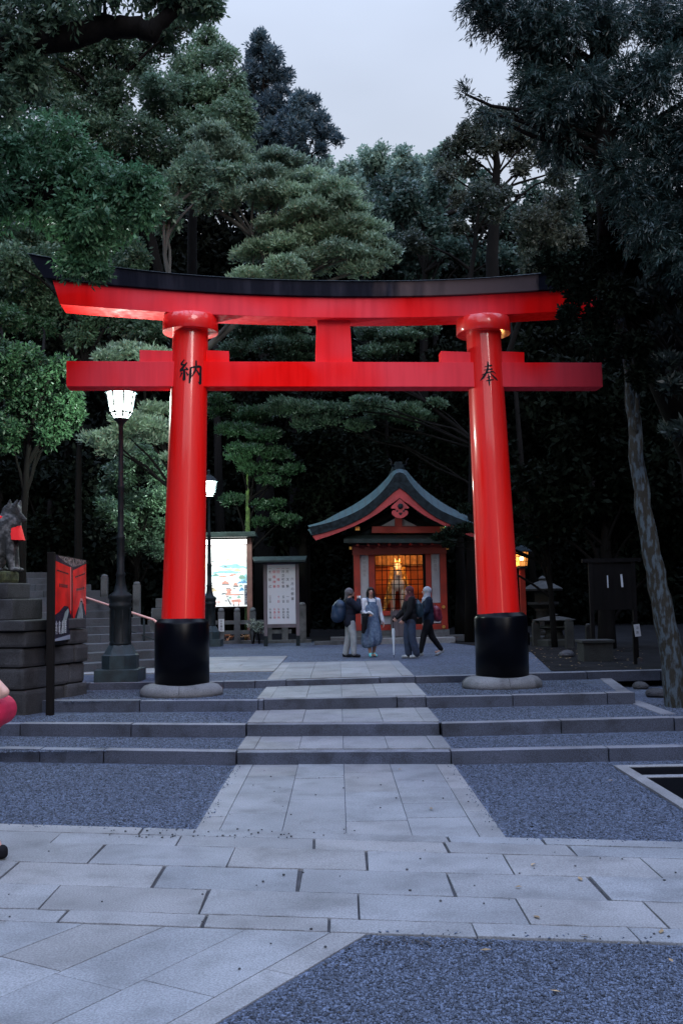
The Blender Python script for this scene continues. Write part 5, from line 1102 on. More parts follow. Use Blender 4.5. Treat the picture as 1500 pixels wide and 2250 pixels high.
# 3: maroon scarf, facing left, folded umbrella as a stick
t = person(902, 1446, R(-78), 'person in maroon headscarf, black jacket and dark jeans, leaning on an umbrella', .99)
J3 = joints(elR=(-.20, -.08, 1.05), wrR=(-.17, -.26, .90), elL=(.2, -.06, 1.04), wrL=(.17, -.2, .86), kneeL=(.09, .02, .45), ankL=(.09, .11, .08), kneeR=(-.09, -.05, .45), ankR=(-.10, -.02, .075), look=(0, -1, .02))
remesh_obj('body', body_prims(J3, curl=.9), .0085, 'skin', t, smooth=2); face_marks(J3, t)
remesh_obj('jacket', top_prims(J3, .028, .84), .012, 'black_cloth', t); remesh_obj('trousers', leg_prims(J3, .024, .015), .012, 'jeans', t)
hd = J3['head']; head_shell(J3, 'maroon', 'headscarf', t, [('c', hd+V3(0, .03, 0), hd+V3(0, .03, -.16), .088, .10), ('c', hd+V3(-.09, .01, -.19), hd+V3(.09, .01, -.19), .08, .08), ('c', hd+V3(.0, .06, -.15), hd+V3(.02, .13, -.28), .09, .06), ('c', hd+V3(0, -.03, -.11), hd+V3(0, -.05, -.2), .06, .06)])
for s in 'LR': remesh_obj('shoe', shoe(None, J3['ank'+s], (0, -1, 0)), .009, 'trainer', t, smooth=2)
bp_ = W_(t, (0, .19, 1.10)); backpack(bp_, t.rotation_euler.z, 'bag_teal', 'dark teal bag on the back of the person in the maroon scarf', (.9, .75, .85))
c = W_(t, (-.165, -.345, 0)); hz = W_(t, J3['wrR']+V3(0, 0, -.005)).z
tt = thing('umbrella', (c.x, c.y, Z4), 'folded clear umbrella with black handle stood upright like a walking stick', 'umbrella'); hgt = .93
mb = MB(); mb.tube([(0, 0, 0), (0, 0, .08)], [.004, .008], 8); mb.tube([(0, 0, .6), (0, 0, .84)], .008, 8); mb.build('shaft', 'iron', tt)
mb = MB(); mb.tube([(0, 0, .80), (0, 0, hgt-.02), (.02, -.0, hgt+.01), (.05, 0, hgt-.01)], .014, 8); mb.build('handle', 'black_cloth', tt)
mb = MB(); n = 16; prof = [(.007, .07), (.014, .16), (.022, .4), (.030, .60), (.022, .655), (.010, .66)]
mb.add([(r__*(1+.25*(k % 2))*math.cos(2*math.pi*k/n), r__*(1+.25*(k % 2))*math.sin(2*math.pi*k/n), z_) for r__, z_ in prof for k in range(n)], [(i*n+k, i*n+(k+1) % n, (i+1)*n+(k+1) % n, (i+1)*n+k) for i in range(len(prof)-1) for k in range(n)]); mb.build('canopy', mat('clear plastic', (.5, .55, .62), .25), tt)
# 4: pale grey scarf, striding left
t = person(941, 1441, R(-84), 'person in pale grey headscarf and dark clothes striding left with a maroon bag', .985)
J4 = joints(elR=(-.21, .05, 1.04), wrR=(-.23, -.02, .82), elL=(.2, -.06, 1.04), wrL=(.2, -.24, .95), kneeR=(-.08, -.10, .46), ankR=(-.08, -.24, .085), kneeL=(.08, .08, .46), ankL=(.08, .33, .12), look=(0, -1, .0))
J4['hipL'] = V3(.085, 0, .82); J4['hipR'] = V3(-.085, 0, .82); J4['kneeR'] = V3(-.08, .02, .45); J4['ankR'] = V3(-.08, .20, .10); J4['kneeL'] = V3(.08, -.12, .46); J4['ankL'] = V3(.08, -.20, .08)
J4['kneeR'] = V3(-.08, .10, .45); J4['ankR'] = V3(-.08, .32, .12)
remesh_obj('body', body_prims(J4), .0085, 'skin', t, smooth=2); face_marks(J4, t)
remesh_obj('top', top_prims(J4, .026, .80), .012, 'dark_top', t); remesh_obj('trousers', leg_prims(J4, .014), .012, 'black_cloth', t)
hd = J4['head']; head_shell(J4, 'grey_scarf', 'headscarf', t, [('c', hd+V3(0, .02, 0), hd+V3(0, .01, -.16), .086, .09), ('c', hd+V3(-.05, .0, -.18), hd+V3(.05, .0, -.18), .075, .075), ('c', hd+V3(0, -.05, -.17), hd+V3(0, -.10, -.26), .06, .03)])
for s, f in (('L', (0, -1, .05)), ('R', (0, -1, -.45))): remesh_obj('shoe', shoe(None, J4['ank'+s], f), .009, 'trainer', t, smooth=2)
c = W_(t, (-.12, .22, .98)); backpack(c, t.rotation_euler.z, 'bag_red', 'maroon bag hanging behind the person in the pale grey scarf', (.95, .95, .78), name='shoulder_bag')
mb = MB(); mb.lathe([(.03, -.012), (.034, 0), (.03, .012)], 12, tuple(J4['wrR'])); mb.build('watch', 'blouse', t)

# 5: passer-by at the left edge, mostly outside the frame
P5 = A(-72, 1700, 7.4)
t = thing('person', (P5.x, 7.4, 0), 'person in bright pink walking out of the frame at the left edge, bare elbow showing', 'person', rz=R(-90)); t.scale = (1.0,)*3
e5 = A(10, 1524, 7.2) - Vector(t.location); T5 = Matrix.Rotation(R(90), 4, 'Z')
el = T5 @ e5
J5 = joints(shL=(.18, .03, 1.44), shR=(-.18, .03, 1.44), hipL=(.1, 0, .92), hipR=(-.1, 0, .92), kneeL=(.1, -.12, .5), ankL=(.1, -.22, .09), kneeR=(-.1, .02, .5), ankR=(-.1, .20, .10), elR=tuple(el+V3(0, -.03, .0)), elL=(.24, -.05, 1.15), wrL=(.2, -.25, 1.1), wrR=(-.24, -.10, 1.10), head=(0, -.02, 1.64))
print('elbow local', el)
J5['elL'] = V3(.25, .12, 1.15); J5['wrL'] = V3(.24, .02, .92)
J5['elL'], J5['elR'] = J5['elR'].copy(), J5['elR'].copy()
J5['elR'] = V3(-.24, -.02, 1.18); J5['wrR'] = V3(-.24, -.25, 1.12)
J5['elL'] = V3(el.x, el.y-.0, el.z+.01); J5['wrL'] = V3(el.x-.02, el.y-.22, el.z-.09); J5['shL'] = V3(.19, .12, 1.47)
bp5 = [p_ if p_[0] == 'e' and p_[1][2] > 5 else p_ for p_ in body_prims(J5)]
def up_(p_, dz=.12):
    return p_
remesh_obj('body', [q_ for q_ in bp5 if True] + [('c', (0, .02, 1.4), (0, .01, 1.58), .06, .055), ('c', (-.12, .02, 1.42), (.12, .02, 1.42), .075, .075)], .0085, 'skin_near', t, smooth=3); face_marks(J5, t)
hipc = A(-9, 1568, 7.2) - Vector(t.location); hipc = T5 @ hipc
remesh_obj('pink_shorts', [('c', (-.1, hipc.y-.06, hipc.z), (.1, hipc.y-.06, hipc.z), .115, .115), ('c', (0, hipc.y-.10, hipc.z+.05), (0, hipc.y-.13, hipc.z-.10), .12, .10)] + [('c', J5['hip'+s]+V3(0, 0, .05), J5['hip'+s].lerp(J5['knee'+s], .45), .115, .095) for s in 'LR'], .012, mat('bright pink cloth', (.50, .006, .05), .75, 5, .2, .5, 14), t)
remesh_obj('vest', [('c', (-.10, .02, 1.38), (.10, .02, 1.38), .085, .085), ('e', (0, 0, 1.28), (.175, .125, .18)), ('e', (0, 0, 1.12), (.16, .12, .2))], .012, 'bag_red', t)
head_shell(J5, 'hair', 'hair', t, [('c', J5['head']+V3(0, .06, 0), J5['head']+V3(0, .08, -.14), .07, .06)])
for s in 'LR': remesh_obj('shoe', shoe(None, J5['ank'+s], (0, -1, 0), .15), .009, 'black_cloth', t, smooth=2)

# ------------------------------------------------------------------ vegetation
rng = np.random.default_rng(12)
def leafmat(name, col, var=.35, rough=.5, hue=None):
    m = bpy.data.materials.new(name); m.use_nodes = True; t = m.node_tree; n = t.nodes; b = n['Principled BSDF']; lk = t.links.new
    tcn = n.new('ShaderNodeTexCoord'); q = n.new('ShaderNodeTexNoise'); q.inputs['Scale'].default_value = .55; q.inputs['Detail'].default_value = 3; lk(tcn.outputs['Object'], q.inputs['Vector'])
    r = n.new('ShaderNodeValToRGB'); lk(q.outputs[0], r.inputs[0]); r.color_ramp.elements[0].position = .38; r.color_ramp.elements[1].position = .64
    h2 = hue or (col[0]*1.3, col[1]*1.25, col[2]*1.1)
    r.color_ramp.elements[0].color = (*[c*.75 for c in col], 1); r.color_ramp.elements[1].color = (*h2, 1)
    g = n.new('ShaderNodeNewGeometry'); mr = n.new('ShaderNodeMapRange'); lk(g.outputs['Random Per Island'], mr.inputs['Value']); mr.inputs['To Min'].default_value = 1-var; mr.inputs['To Max'].default_value = 1+var
    mx = n.new('ShaderNodeVectorMath'); mx.operation = 'SCALE'; lk(r.outputs[0], mx.inputs[0]); lk(mr.outputs[0], mx.inputs['Scale']); lk(mx.outputs[0], b.inputs['Base Color'])
    b.inputs['Roughness'].default_value = .42 if max(col) > .03 else .7; b.inputs['Specular IOR Level'].default_value = .45 if max(col) > .03 else .04
    if max(col) > .03:
        tl = n.new('ShaderNodeBsdfTranslucent'); ms = n.new('ShaderNodeMixShader'); ms.inputs[0].default_value = .38; lk(mx.outputs[0], tl.inputs[0])
        lk(b.outputs[0], ms.inputs[1]); lk(tl.outputs[0], ms.inputs[2]); lk(ms.outputs[0], n['Material Output'].inputs[0])
    return m
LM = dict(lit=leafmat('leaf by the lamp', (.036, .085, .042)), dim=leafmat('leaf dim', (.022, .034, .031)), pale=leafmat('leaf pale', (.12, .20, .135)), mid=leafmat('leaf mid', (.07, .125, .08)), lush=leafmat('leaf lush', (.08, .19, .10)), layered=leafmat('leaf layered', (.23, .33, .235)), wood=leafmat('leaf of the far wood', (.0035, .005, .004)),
          cedar=leafmat('leaf cedar', (.055, .095, .125)), far=leafmat('leaf far with haze', (.16, .25, .22)), brown=leafmat('leaf brownish', (.055, .08, .062), hue=(.085, .095, .068)), dark=leafmat('leaf dark', (.010, .017, .012)),  # far: distance haze put into the paler leaf colour
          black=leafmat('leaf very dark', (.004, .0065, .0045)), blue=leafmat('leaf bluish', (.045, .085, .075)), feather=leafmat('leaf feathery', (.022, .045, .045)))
M['bark'] = mat('dark bark', (.0045, .0038, .0035), .95, 3, .4, .9, 20, stretch=(1, 1, .25)); M['bark_grey'] = mat('greyish bark', (.05, .048, .042), .95, 4, .4, .8, 24, stretch=(1, 1, .3))
M['bark_moss'] = mat('mossy bark', (.05, .085, .02), .95, 7, .4, .8, 30); M['bark_lichen'] = mat('lichen bark', (.035, .032, .026), .95, 5, .5, 1, 24, col2=(.075, .095, .11), stretch=(4, 4, 1.3), lo=.47, hi=.60, detail=9); M['bark_lichen'].node_tree.nodes['Principled BSDF'].inputs['Specular IOR Level'].default_value = .1
def unit(n, up=0.0):
    v = rng.normal(size=(n, 3)); v[:, 2] += up; return v/np.linalg.norm(v, axis=1)[:, None]
def leaves(centres, axes, k, ln, wd, spread=.9, jit=.25, droop=0):
    """k leaves round each twig tip; every leaf a folded four-point blade"""
    n = len(centres)*k; c = np.repeat(centres, k, 0); a = np.repeat(axes, k, 0)
    p = np.cross(a, rng.normal(size=(n, 3))); p /= np.linalg.norm(p, axis=1)[:, None]+1e-9
    th = spread*(.5+rng.random(n)*.7); d = a*np.cos(th)[:, None] + p*np.sin(th)[:, None]; d[:, 2] -= droop; d /= np.linalg.norm(d, axis=1)[:, None]
    s = np.cross(d, a + .4*rng.normal(size=(n, 3))); s /= np.linalg.norm(s, axis=1)[:, None]+1e-9
    nm = np.cross(s, d); l = (ln*(.7+.6*rng.random(n)))[:, None]; w = wd*l/ln
    b = c + rng.normal(size=(n, 3))*ln*jit
    v = np.empty((n, 4, 3)); v[:, 0] = b; v[:, 1] = b+d*l*.5+s*w*.5+nm*w*.15; v[:, 2] = b+d*l; v[:, 3] = b+d*l*.5-s*w*.5+nm*w*.15
    return v.reshape(-1, 3)
def leaf_obj(name, vlist, m, parent=None):
    v = np.concatenate(vlist).astype(np.float32); nf = len(v)//4
    me = bpy.data.meshes.new(name); me.vertices.add(len(v)); me.vertices.foreach_set('co', v.ravel())
    me.loops.add(nf*4); me.loops.foreach_set('vertex_index', np.arange(nf*4, dtype=np.int32)); me.polygons.add(nf)
    me.polygons.foreach_set('loop_start', np.arange(0, nf*4, 4, dtype=np.int32)); me.polygons.foreach_set('loop_total', np.full(nf, 4, dtype=np.int32))
    me.update(calc_edges=True); me.materials.append(LM[m] if isinstance(m, str) else m)
    o = bpy.data.objects.new(name, me); C.objects.link(o)
    if parent: o.parent = parent
    return o
STY = dict(   # leaf kinds: size at hand, leaves per tip, tips per m2 of clump surface, flattening, up-bias, droop
    broad=dict(ln=.12, wd=.05, k=6, dens=52, flat=.7, up=.5, droop=.15, spread=1.0, sub=15, sr=.33),
    near=dict(ln=.085, wd=.032, k=4, dens=60, spray=3, bend=1.5, flat=.8, up=.25, droop=.35, spread=1.0, sub=12, sr=.36),
    far=dict(ln=.28, wd=.15, k=5, dens=14, flat=.8, up=.6, droop=0, spread=1.1, sub=12, sr=.36),
    cedar=dict(ln=.26, wd=.075, k=7, dens=26, flat=.8, up=.7, droop=-.2, spread=.9, sub=10, sr=.38),
    feather=dict(ln=.085, wd=.016, k=5, dens=62, flat=.55, up=.1, droop=.15, spread=.75, sub=14, sr=.34, spray=6, bend=1.6),
    pad=dict(ln=.13, wd=.040, k=8, dens=75, flat=.22, up=1.8, droop=-.25, spread=1.05, sub=9, sr=.42),
    dark=dict(ln=.20, wd=.10, k=5, dens=22, flat=.8, up=.4, droop=.1, spread=1.1, sub=8, sr=.45))
count = [0]
def clump(c, r, st, out_, dens=1.0):
    """one leafy clump: a lumpy shell of twig tips round c with radii r"""
    rx, ry, rz = r; area = 4*math.pi*((rx*ry)**1.6+(rx*rz)**1.6+(ry*rz)**1.6)**(1/1.6)/3**(1/1.6)
    n = max(8, int(area*st['dens']*dens)); d = unit(n, st['up']*.35)
    ph = rng.random(3)*6; lump = 1+.16*np.sin(d[:, 0]*6+ph[0])*np.sin(d[:, 1]*6+ph[1])+.12*np.sin(d[:, 2]*7+ph[2])
    rad = (1-.42*rng.random(n)**2)*lump
    rad *= 1+(rng.random(n) < .2)*rng.random(n)*.5
    p = np.array(c)+d*np.array([rx, ry, rz])*rad[:, None]
    ax = d*np.array([1/rx, 1/ry, 1/rz]); ax /= np.linalg.norm(ax, axis=1)[:, None]; ax[:, 2] += st['up']*.6; ax += rng.normal(size=(n, 3))*.3; ax /= np.linalg.norm(ax, axis=1)[:, None]
    if st.get('spray'):
        m_ = st['spray']; tt_ = np.tile(np.arange(m_), n)[:, None]*st['ln']*.55; p = np.repeat(p, m_, 0); ax = np.repeat(ax, m_, 0); p = p+ax*tt_; p[:, 2] -= (tt_[:, 0]**2)*st.get('bend', 1.2)
        ax = ax.copy(); ax[:, 2] -= tt_[:, 0]*st.get('bend', 1.2)*1.5; ax /= np.linalg.norm(ax, axis=1)[:, None]; n = len(p)
    out_.append(leaves(p, ax, st['k'], st['ln'], st['wd'], st['spread'], .3, st['droop'])); count[0] += n*st['k']
def bezier(p0, p1, sag, n=7, wig=.06):
    p0, p1 = np.array(p0, float), np.array(p1, float); L_ = np.linalg.norm(p1-p0); mid = (p0+p1)/2+np.array([0, 0, sag*L_])+rng.normal(size=3)*wig*L_
    return [tuple((1-t)**2*p0+2*t*(1-t)*mid+t*t*p1+(rng.normal(size=3)*.008*L_ if 0 < t < 1 else 0)) for t in [i/(n-1) for i in range(n)]]
NEAR_SRC = ['camphor_tree']
def tree(label, blobs, style, leaf, Y, trunk, bark='bark', tr=.2, limb=None, group=None, dens=1.0, name='tree', jitter=.5, base_z=None, twigs=True, scale=1.0, order=None):
    """blobs: (px, py, rx_px[, ry_px[, dY]]) leafy masses where the photo shows them at depth Y; trunk: pixel polyline from foot up (x, y[, dY])"""
    st = dict(STY[style]); st['ln'] *= scale; st['wd'] *= scale; st['dens'] /= scale**1.6
    base = A(trunk[0][0], trunk[0][1], Y+(trunk[0][2] if len(trunk[0]) > 2 else 0)); gz = Z4 if base_z is None else base_z
    t = thing(name, (base.x, base.y, gz), label, 'tree', group=group); O = np.array([base.x, base.y, gz])
    tp = [np.array(A(q_[0], q_[1], Y+(q_[2] if len(q_) > 2 else 0)))-O for q_ in trunk]
    if tp[0][2] > 0: tp[0][2] = -.3
    mb = MB(); n = len(tp); rad = [tr*(1.25 if i == 0 else 1)*(1-.72*i/max(1, n-1)) for i in range(n)]; fine = []; fr = []
    for i in range(n-1):
        for s in range(4): fine.append(tp[i]+(tp[i+1]-tp[i])*s/4+rng.normal(size=3)*tr*.07); fr.append(rad[i]+(rad[i+1]-rad[i])*s/4)
    fine.append(tp[-1]); fr.append(rad[-1]); mb.tube(fine, fr, 12)
    trk = mb.build('trunk', bark, t, recalc=False); lv = []; br = MB()
    for b_ in blobs:
        ns = st['sub'] if b_[2] > 10 else 1
        px, py, rp = b_[:3]; rv = (b_[3]*(.75 if style == 'pad' else 1)) if len(b_) > 3 else rp*st['flat']*1.15; y = Y+(b_[4] if len(b_) > 4 else rng.normal()*jitter*rp*Y/FOC)
        c = np.array(A(px, py, y))-O; r = rp*y/FOC; rz_ = rv*y/FOC
        zs = c[2]-abs(r)*.9-.6; cand = [q_ for q_ in fine if q_[2] <= max(zs, fine[0][2]+.5)]; src = min(cand or [fine[0]], key=lambda q_: np.linalg.norm(q_-c)+.6*max(0, c[2]-q_[2]-3))
        if name in NEAR_SRC: src = min(fine, key=lambda q_: np.linalg.norm(q_-c))
        Lb = np.linalg.norm(c-src); rb = max(.018, min(tr*.42, .02+.012*Lb)); pts = bezier(src, c, .10); br.tube(pts, [rb*(1-.75*i/6)+.006 for i in range(7)], 7, cap=False)
        for d in unit(ns, .15):
            cc = c+d*np.array([r, r, rz_])*.66; sr = st['sr']*r*(.8+.5*rng.random()); sz = max(sr*st['flat'], min(rz_*.5, sr)) if style != 'pad' else sr*.27
            clump(cc, (sr, sr, sz), st, lv, dens)
            if twigs: q_ = bezier(c, cc, .05, 4); br.tube(q_, [rb*.25+.007, rb*.2+.006, .007, .004], 5, cap=False)
    if br.v: br.build('limbs', limb or bark, t, recalc=False)
    leaf_obj('crown', lv, leaf, t)
    return t
RG = 'trees of the dark shrine wood'
# distant crowns on the skyline
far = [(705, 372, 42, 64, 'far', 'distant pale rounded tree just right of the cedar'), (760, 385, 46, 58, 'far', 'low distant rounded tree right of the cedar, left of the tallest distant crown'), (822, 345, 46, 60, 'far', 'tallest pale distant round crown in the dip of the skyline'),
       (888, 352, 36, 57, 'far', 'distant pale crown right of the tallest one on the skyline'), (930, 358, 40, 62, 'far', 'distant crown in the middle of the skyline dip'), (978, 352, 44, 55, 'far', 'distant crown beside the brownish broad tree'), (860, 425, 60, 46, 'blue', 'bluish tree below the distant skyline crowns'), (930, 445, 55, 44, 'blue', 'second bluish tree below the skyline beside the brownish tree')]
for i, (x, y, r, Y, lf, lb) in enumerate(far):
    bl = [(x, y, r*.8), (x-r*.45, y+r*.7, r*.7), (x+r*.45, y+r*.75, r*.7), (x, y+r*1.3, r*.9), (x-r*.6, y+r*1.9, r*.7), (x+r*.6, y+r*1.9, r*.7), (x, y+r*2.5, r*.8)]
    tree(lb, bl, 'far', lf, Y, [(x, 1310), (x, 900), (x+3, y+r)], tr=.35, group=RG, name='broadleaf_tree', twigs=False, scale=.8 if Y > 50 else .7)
# cedar against the sky
tree('tall bluish cedar rising against the sky left of centre', [(578, 88, 20), (562, 118, 24), (598, 122, 24), (545, 158, 24), (588, 165, 28), (620, 168, 22), (556, 205, 30), (606, 212, 30), (575, 250, 34), (622, 245, 20), (560, 300, 40), (610, 295, 36), (590, 350, 46), (550, 380, 40), (620, 370, 45), (600, 430, 50)], 'cedar', 'cedar', 44, [(585, 1310), (582, 800), (578, 90)], tr=.45, group=RG, name='cedar_tree', jitter=.8, scale=.8)
tree('shorter cedar with spreading boughs against the sky, right of the tall cedar', [(660, 222, 20), (685, 228, 18), (640, 262, 30), (672, 268, 28), (700, 268, 22), (655, 300, 30), (692, 300, 28), (718, 292, 18), (741, 308, 11), (705, 330, 16), (650, 345, 34), (630, 390, 36), (670, 385, 28)], 'cedar', 'cedar', 41, [(655, 1310), (660, 800), (668, 230)], tr=.4, group=RG, name='cedar_tree', jitter=.8, scale=.75)
# pale broadleaf masses on the left
tree('tall pale green broadleaf tree at upper left against the sky', [(455, 95, 42), (490, 130, 40), (420, 150, 50), (505, 180, 38), (460, 210, 55), (395, 215, 50), (528, 230, 34), (490, 270, 50), (420, 280, 55), (350, 200, 50), (545, 275, 22), (350, 270, 50), (530, 320, 34), (470, 330, 50), (300, 150, 50), (540, 250, 28)], 'broad', 'pale', 29, [(400, 1340), (415, 900), (425, 500), (440, 200)], tr=.26, group=RG, name='broadleaf_tree')
tree('dusky broadleaf tree filling the upper left behind the big camphor', [(250, 110, 60), (180, 160, 70), (250, 220, 70), (300, 300, 65), (180, 290, 80), (90, 220, 80), (230, 380, 70), (330, 380, 60), (60, 120, 80), (370, 340, 50), (140, 60, 60), (340, 90, 50), (390, 60, 40)], 'broad', 'mid', 26, [(395, 1340), (410, 900), (330, 500), (240, 200)], tr=.22, group=RG, name='broadleaf_tree')
tree('slender grey trunked tree under the pale broadleaf canopy', [(400, 400, 45), (450, 430, 40), (350, 440, 40), (430, 370, 40), (500, 380, 38), (370, 490, 30)], 'broad', 'pale', 22, [(398, 1340), (412, 800), (362, 560), (380, 430)], bark='bark_grey', tr=.09, group=RG, name='broadleaf_tree')
# the big camphor overhanging from the left
tree('near lush green camphor overhanging the left end of the gate', [(40, 300, 70), (120, 320, 70), (50, 370, 75), (150, 390, 72), (220, 390, 60), (270, 420, 50), (310, 410, 36), (90, 440, 62), (190, 462, 62), (270, 480, 50), (160, 505, 34), (210, 535, 34), (190, 582, 24), (160, 575, 24), (215, 590, 16), (320, 470, 28), (0, 430, 55), (-80, 300, 120), (-120, 450, 120), (-60, 150, 100)], 'near', 'lush', 12.6, [(-260, 1500), (-240, 900), (-190, 500), (40, 430), (200, 430)], tr=.42, group=RG, name='camphor_tree', base_z=0)
tb_ = tree('great dark limbed camphor reaching over the top left corner', [(100, -170, 130, 60, 8), (350, -230, 120, 60, 10), (600, -280, 110, 50, 11), (200, -330, 130, 60, 12), (450, -380, 120, 60, 13), (-100, -100, 140, 90, 6), (20, 20, 60), (120, 0, 60), (30, 100, 50), (230, -10, 50), (330, -15, 50), (420, 0, 30), (455, 12, 16), (100, 60, 40), (395, -25, 40), (60, 170, 40), (0, 220, 40)], 'near', 'mid', 10.5, [(-300, 1500), (-260, 700), (-100, 180), (60, 88), (150, 85), (230, 58), (305, 62), (330, 78), (348, 48), (385, 18), (420, -20)], tr=.2, group=RG, name='camphor_tree', base_z=0, dens=.8)  # unseen boughs high above the view are added to shade the plaza
# layered tree behind the gate
pads = [(620, 360, 60, 18), (520, 350, 60, 20), (470, 300, 50, 20), (660, 395, 70, 18), (560, 395, 75, 20), (470, 405, 55, 20), (720, 425, 65, 18), (610, 440, 80, 20), (510, 440, 60, 18), (770, 450, 60, 16), (690, 478, 80, 18), (600, 500, 50, 16), (790, 500, 60, 16), (720, 520, 80, 18), (640, 540, 60, 18), (820, 540, 50, 15), (560, 555, 50, 18), (760, 560, 70, 18), (690, 578, 60, 16), (620, 598, 70, 14), (840, 575, 30, 10), (800, 592, 50, 12), (540, 610, 50, 14), (860, 555, 20, 8),
        (500, 330, 40, 14), (420, 345, 50, 18), (380, 420, 40, 16), (440, 440, 45, 16)]
tree('layered tree with flat pads of pale leaves behind the middle of the gate', pads, 'pad', 'layered', 26, [(405, 1340), (412, 800), (600, 640), (575, 545), (490, 440)], bark='bark_grey', tr=.12, group=RG, name='layered_tree', jitter=.3)
pads2 = [(560, 730, 70, 16), (640, 722, 50, 12), (520, 770, 40, 14), (600, 765, 60, 14), (670, 755, 40, 12), (830, 735, 50, 12), (880, 745, 50, 12), (860, 770, 60, 12), (810, 775, 30, 10), (920, 725, 40, 10), (640, 790, 50, 10),
         (640, 895, 60, 14), (720, 905, 60, 12), (800, 890, 50, 10), (860, 905, 60, 14), (910, 920, 50, 12), (690, 930, 50, 12), (790, 935, 40, 10), (940, 890, 40, 10)]
tree('layered tree seen dimly between and below the gate beams', pads2, 'pad', 'mid', 34, [(1095, 1340), (1080, 1000), (930, 880), (730, 760)], bark='bark', tr=.11, group=RG, name='layered_tree', jitter=.4)
tree('lamp lit layered tree left of the gate pillar behind the near street lamp', [(215, 965, 45, 14), (270, 955, 50, 16), (330, 945, 50, 18), (360, 965, 30, 12), (300, 925, 50, 12), (345, 905, 40, 12), (250, 985, 40, 10), (300, 780, 60, 14), (240, 790, 40, 12), (340, 785, 40, 12), (375, 1010, 20, 8)], 'pad', 'layered', 22.5, [(400, 1380), (395, 1150), (370, 1010), (320, 900)], bark='bark', tr=.07, group=RG, name='layered_tree', jitter=.4)
tree('mossy green trunked tree lit by the farther street lamp', [(500, 905, 40, 13), (560, 915, 45, 14), (520, 945, 40, 14), (580, 960, 45, 16), (545, 990, 45, 16), (610, 1000, 38, 14), (640, 1035, 26, 10), (565, 1030, 40, 14), (520, 1010, 30, 12), (600, 1060, 34, 12), (515, 1100, 24, 16), (480, 880, 30, 10), (590, 1110, 34, 16), (625, 1140, 34, 14), (570, 1150, 24, 10)], 'pad', 'lit', 34.5, [(545, 1330), (544, 1150), (544, 1060), (550, 960)], bark='bark_moss', limb='bark', dens=1.5, tr=.11, group=RG, name='layered_tree', jitter=.4, scale=1.05)
# lamp-lit shrubs on the left
tree('bushy tree lit bright green by the near street lamp, far left', [(30, 830, 60), (90, 850, 55), (140, 880, 45), (60, 900, 55), (120, 930, 45), (170, 905, 26), (20, 950, 50), (90, 960, 40), (60, 790, 40), (130, 810, 32), (15, 780, 40), (0, 700, 50, 40, 3), (90, 715, 40, 34, 4)], 'broad', 'lit', 18.8, [(40, 1400), (50, 1150), (70, 900)], tr=.12, group=RG, name='broadleaf_tree', base_z=Z4, scale=.8)
tree('dark bush behind the left pillar catching light from the farther lamp', [(300, 1010, 45), (345, 1040, 35), (330, 1100, 38), (350, 1160, 28), (260, 1060, 50), (290, 1130, 50), (345, 1215, 24), (240, 1140, 50), (310, 1195, 40), (200, 1090, 50)], 'broad', 'mid', 31.5, [(300, 1340), (300, 1250), (310, 1100)], tr=.1, group=RG, name='bush', scale=1.0)
tree('grey green tree in the dark between lamp and gate beam ends', [(150, 690, 50), (210, 700, 45), (260, 690, 50), (180, 740, 40), (330, 730, 40), (90, 660, 60), (40, 640, 50), (300, 700, 45), (30, 580, 55), (100, 585, 55), (20, 520, 55), (90, 520, 50), (170, 600, 40), (240, 590, 40), (0, 650, 55), (300, 560, 40)], 'broad', 'mid', 23, [(170, 1380), (175, 1000), (190, 740)], tr=.10, group=RG, name='broadleaf_tree')
# right of centre
tree('broad brownish tree with many dark limbs on the skyline right of centre', [(1070, 268, 34), (1105, 262, 32), (1030, 295, 30), (1140, 275, 34), (1000, 330, 34), (1060, 320, 36), (1120, 320, 36), (1170, 310, 34), (985, 380, 30), (1200, 350, 30), (1030, 370, 24), (1150, 365, 26), (1010, 440, 26), (1225, 390, 30)], 'broad', 'brown', 34, [(1080, 1320), (1085, 900), (1080, 560), (1090, 420), (1090, 300)], tr=.34, group=RG, name='broadleaf_tree', scale=1.15)
tree('smaller brownish tree under the broad one right of centre', [(1060, 425, 32), (1100, 430, 28), (1035, 465, 28), (1080, 470, 24), (900, 525, 24), (925, 540, 18), (1010, 500, 18)], 'broad', 'brown', 30, [(1030, 1320), (1040, 900), (1030, 640), (1050, 470)], tr=.16, group=RG, name='broadleaf_tree')
tree('reddish brown leaved tree right of centre above the gate', [(1160, 480, 36), (1200, 500, 36), (1160, 530, 32), (1230, 450, 36), (1215, 545, 34), (1170, 575, 30), (1260, 520, 30)], 'broad', 'brown', 24, [(1095, 1340), (1075, 900), (1190, 560)], tr=.14, group=RG, name='broadleaf_tree', scale=.9)
tree('dark bluish tree in the middle of the wood above the gate', [(900, 460, 40), (950, 490, 36), (880, 430, 36), (960, 420, 34), (860, 470, 30), (990, 540, 30), (1040, 560, 30), (1100, 560, 34), (1060, 400, 26), (1120, 480, 30), (1180, 430, 34), (1240, 370, 36), (1150, 590, 36), (1230, 480, 36), (1280, 430, 34), (1000, 480, 28)], 'dark', 'blue', 40, [(930, 1320), (935, 900), (930, 500)], tr=.22, group=RG, name='broadleaf_tree')
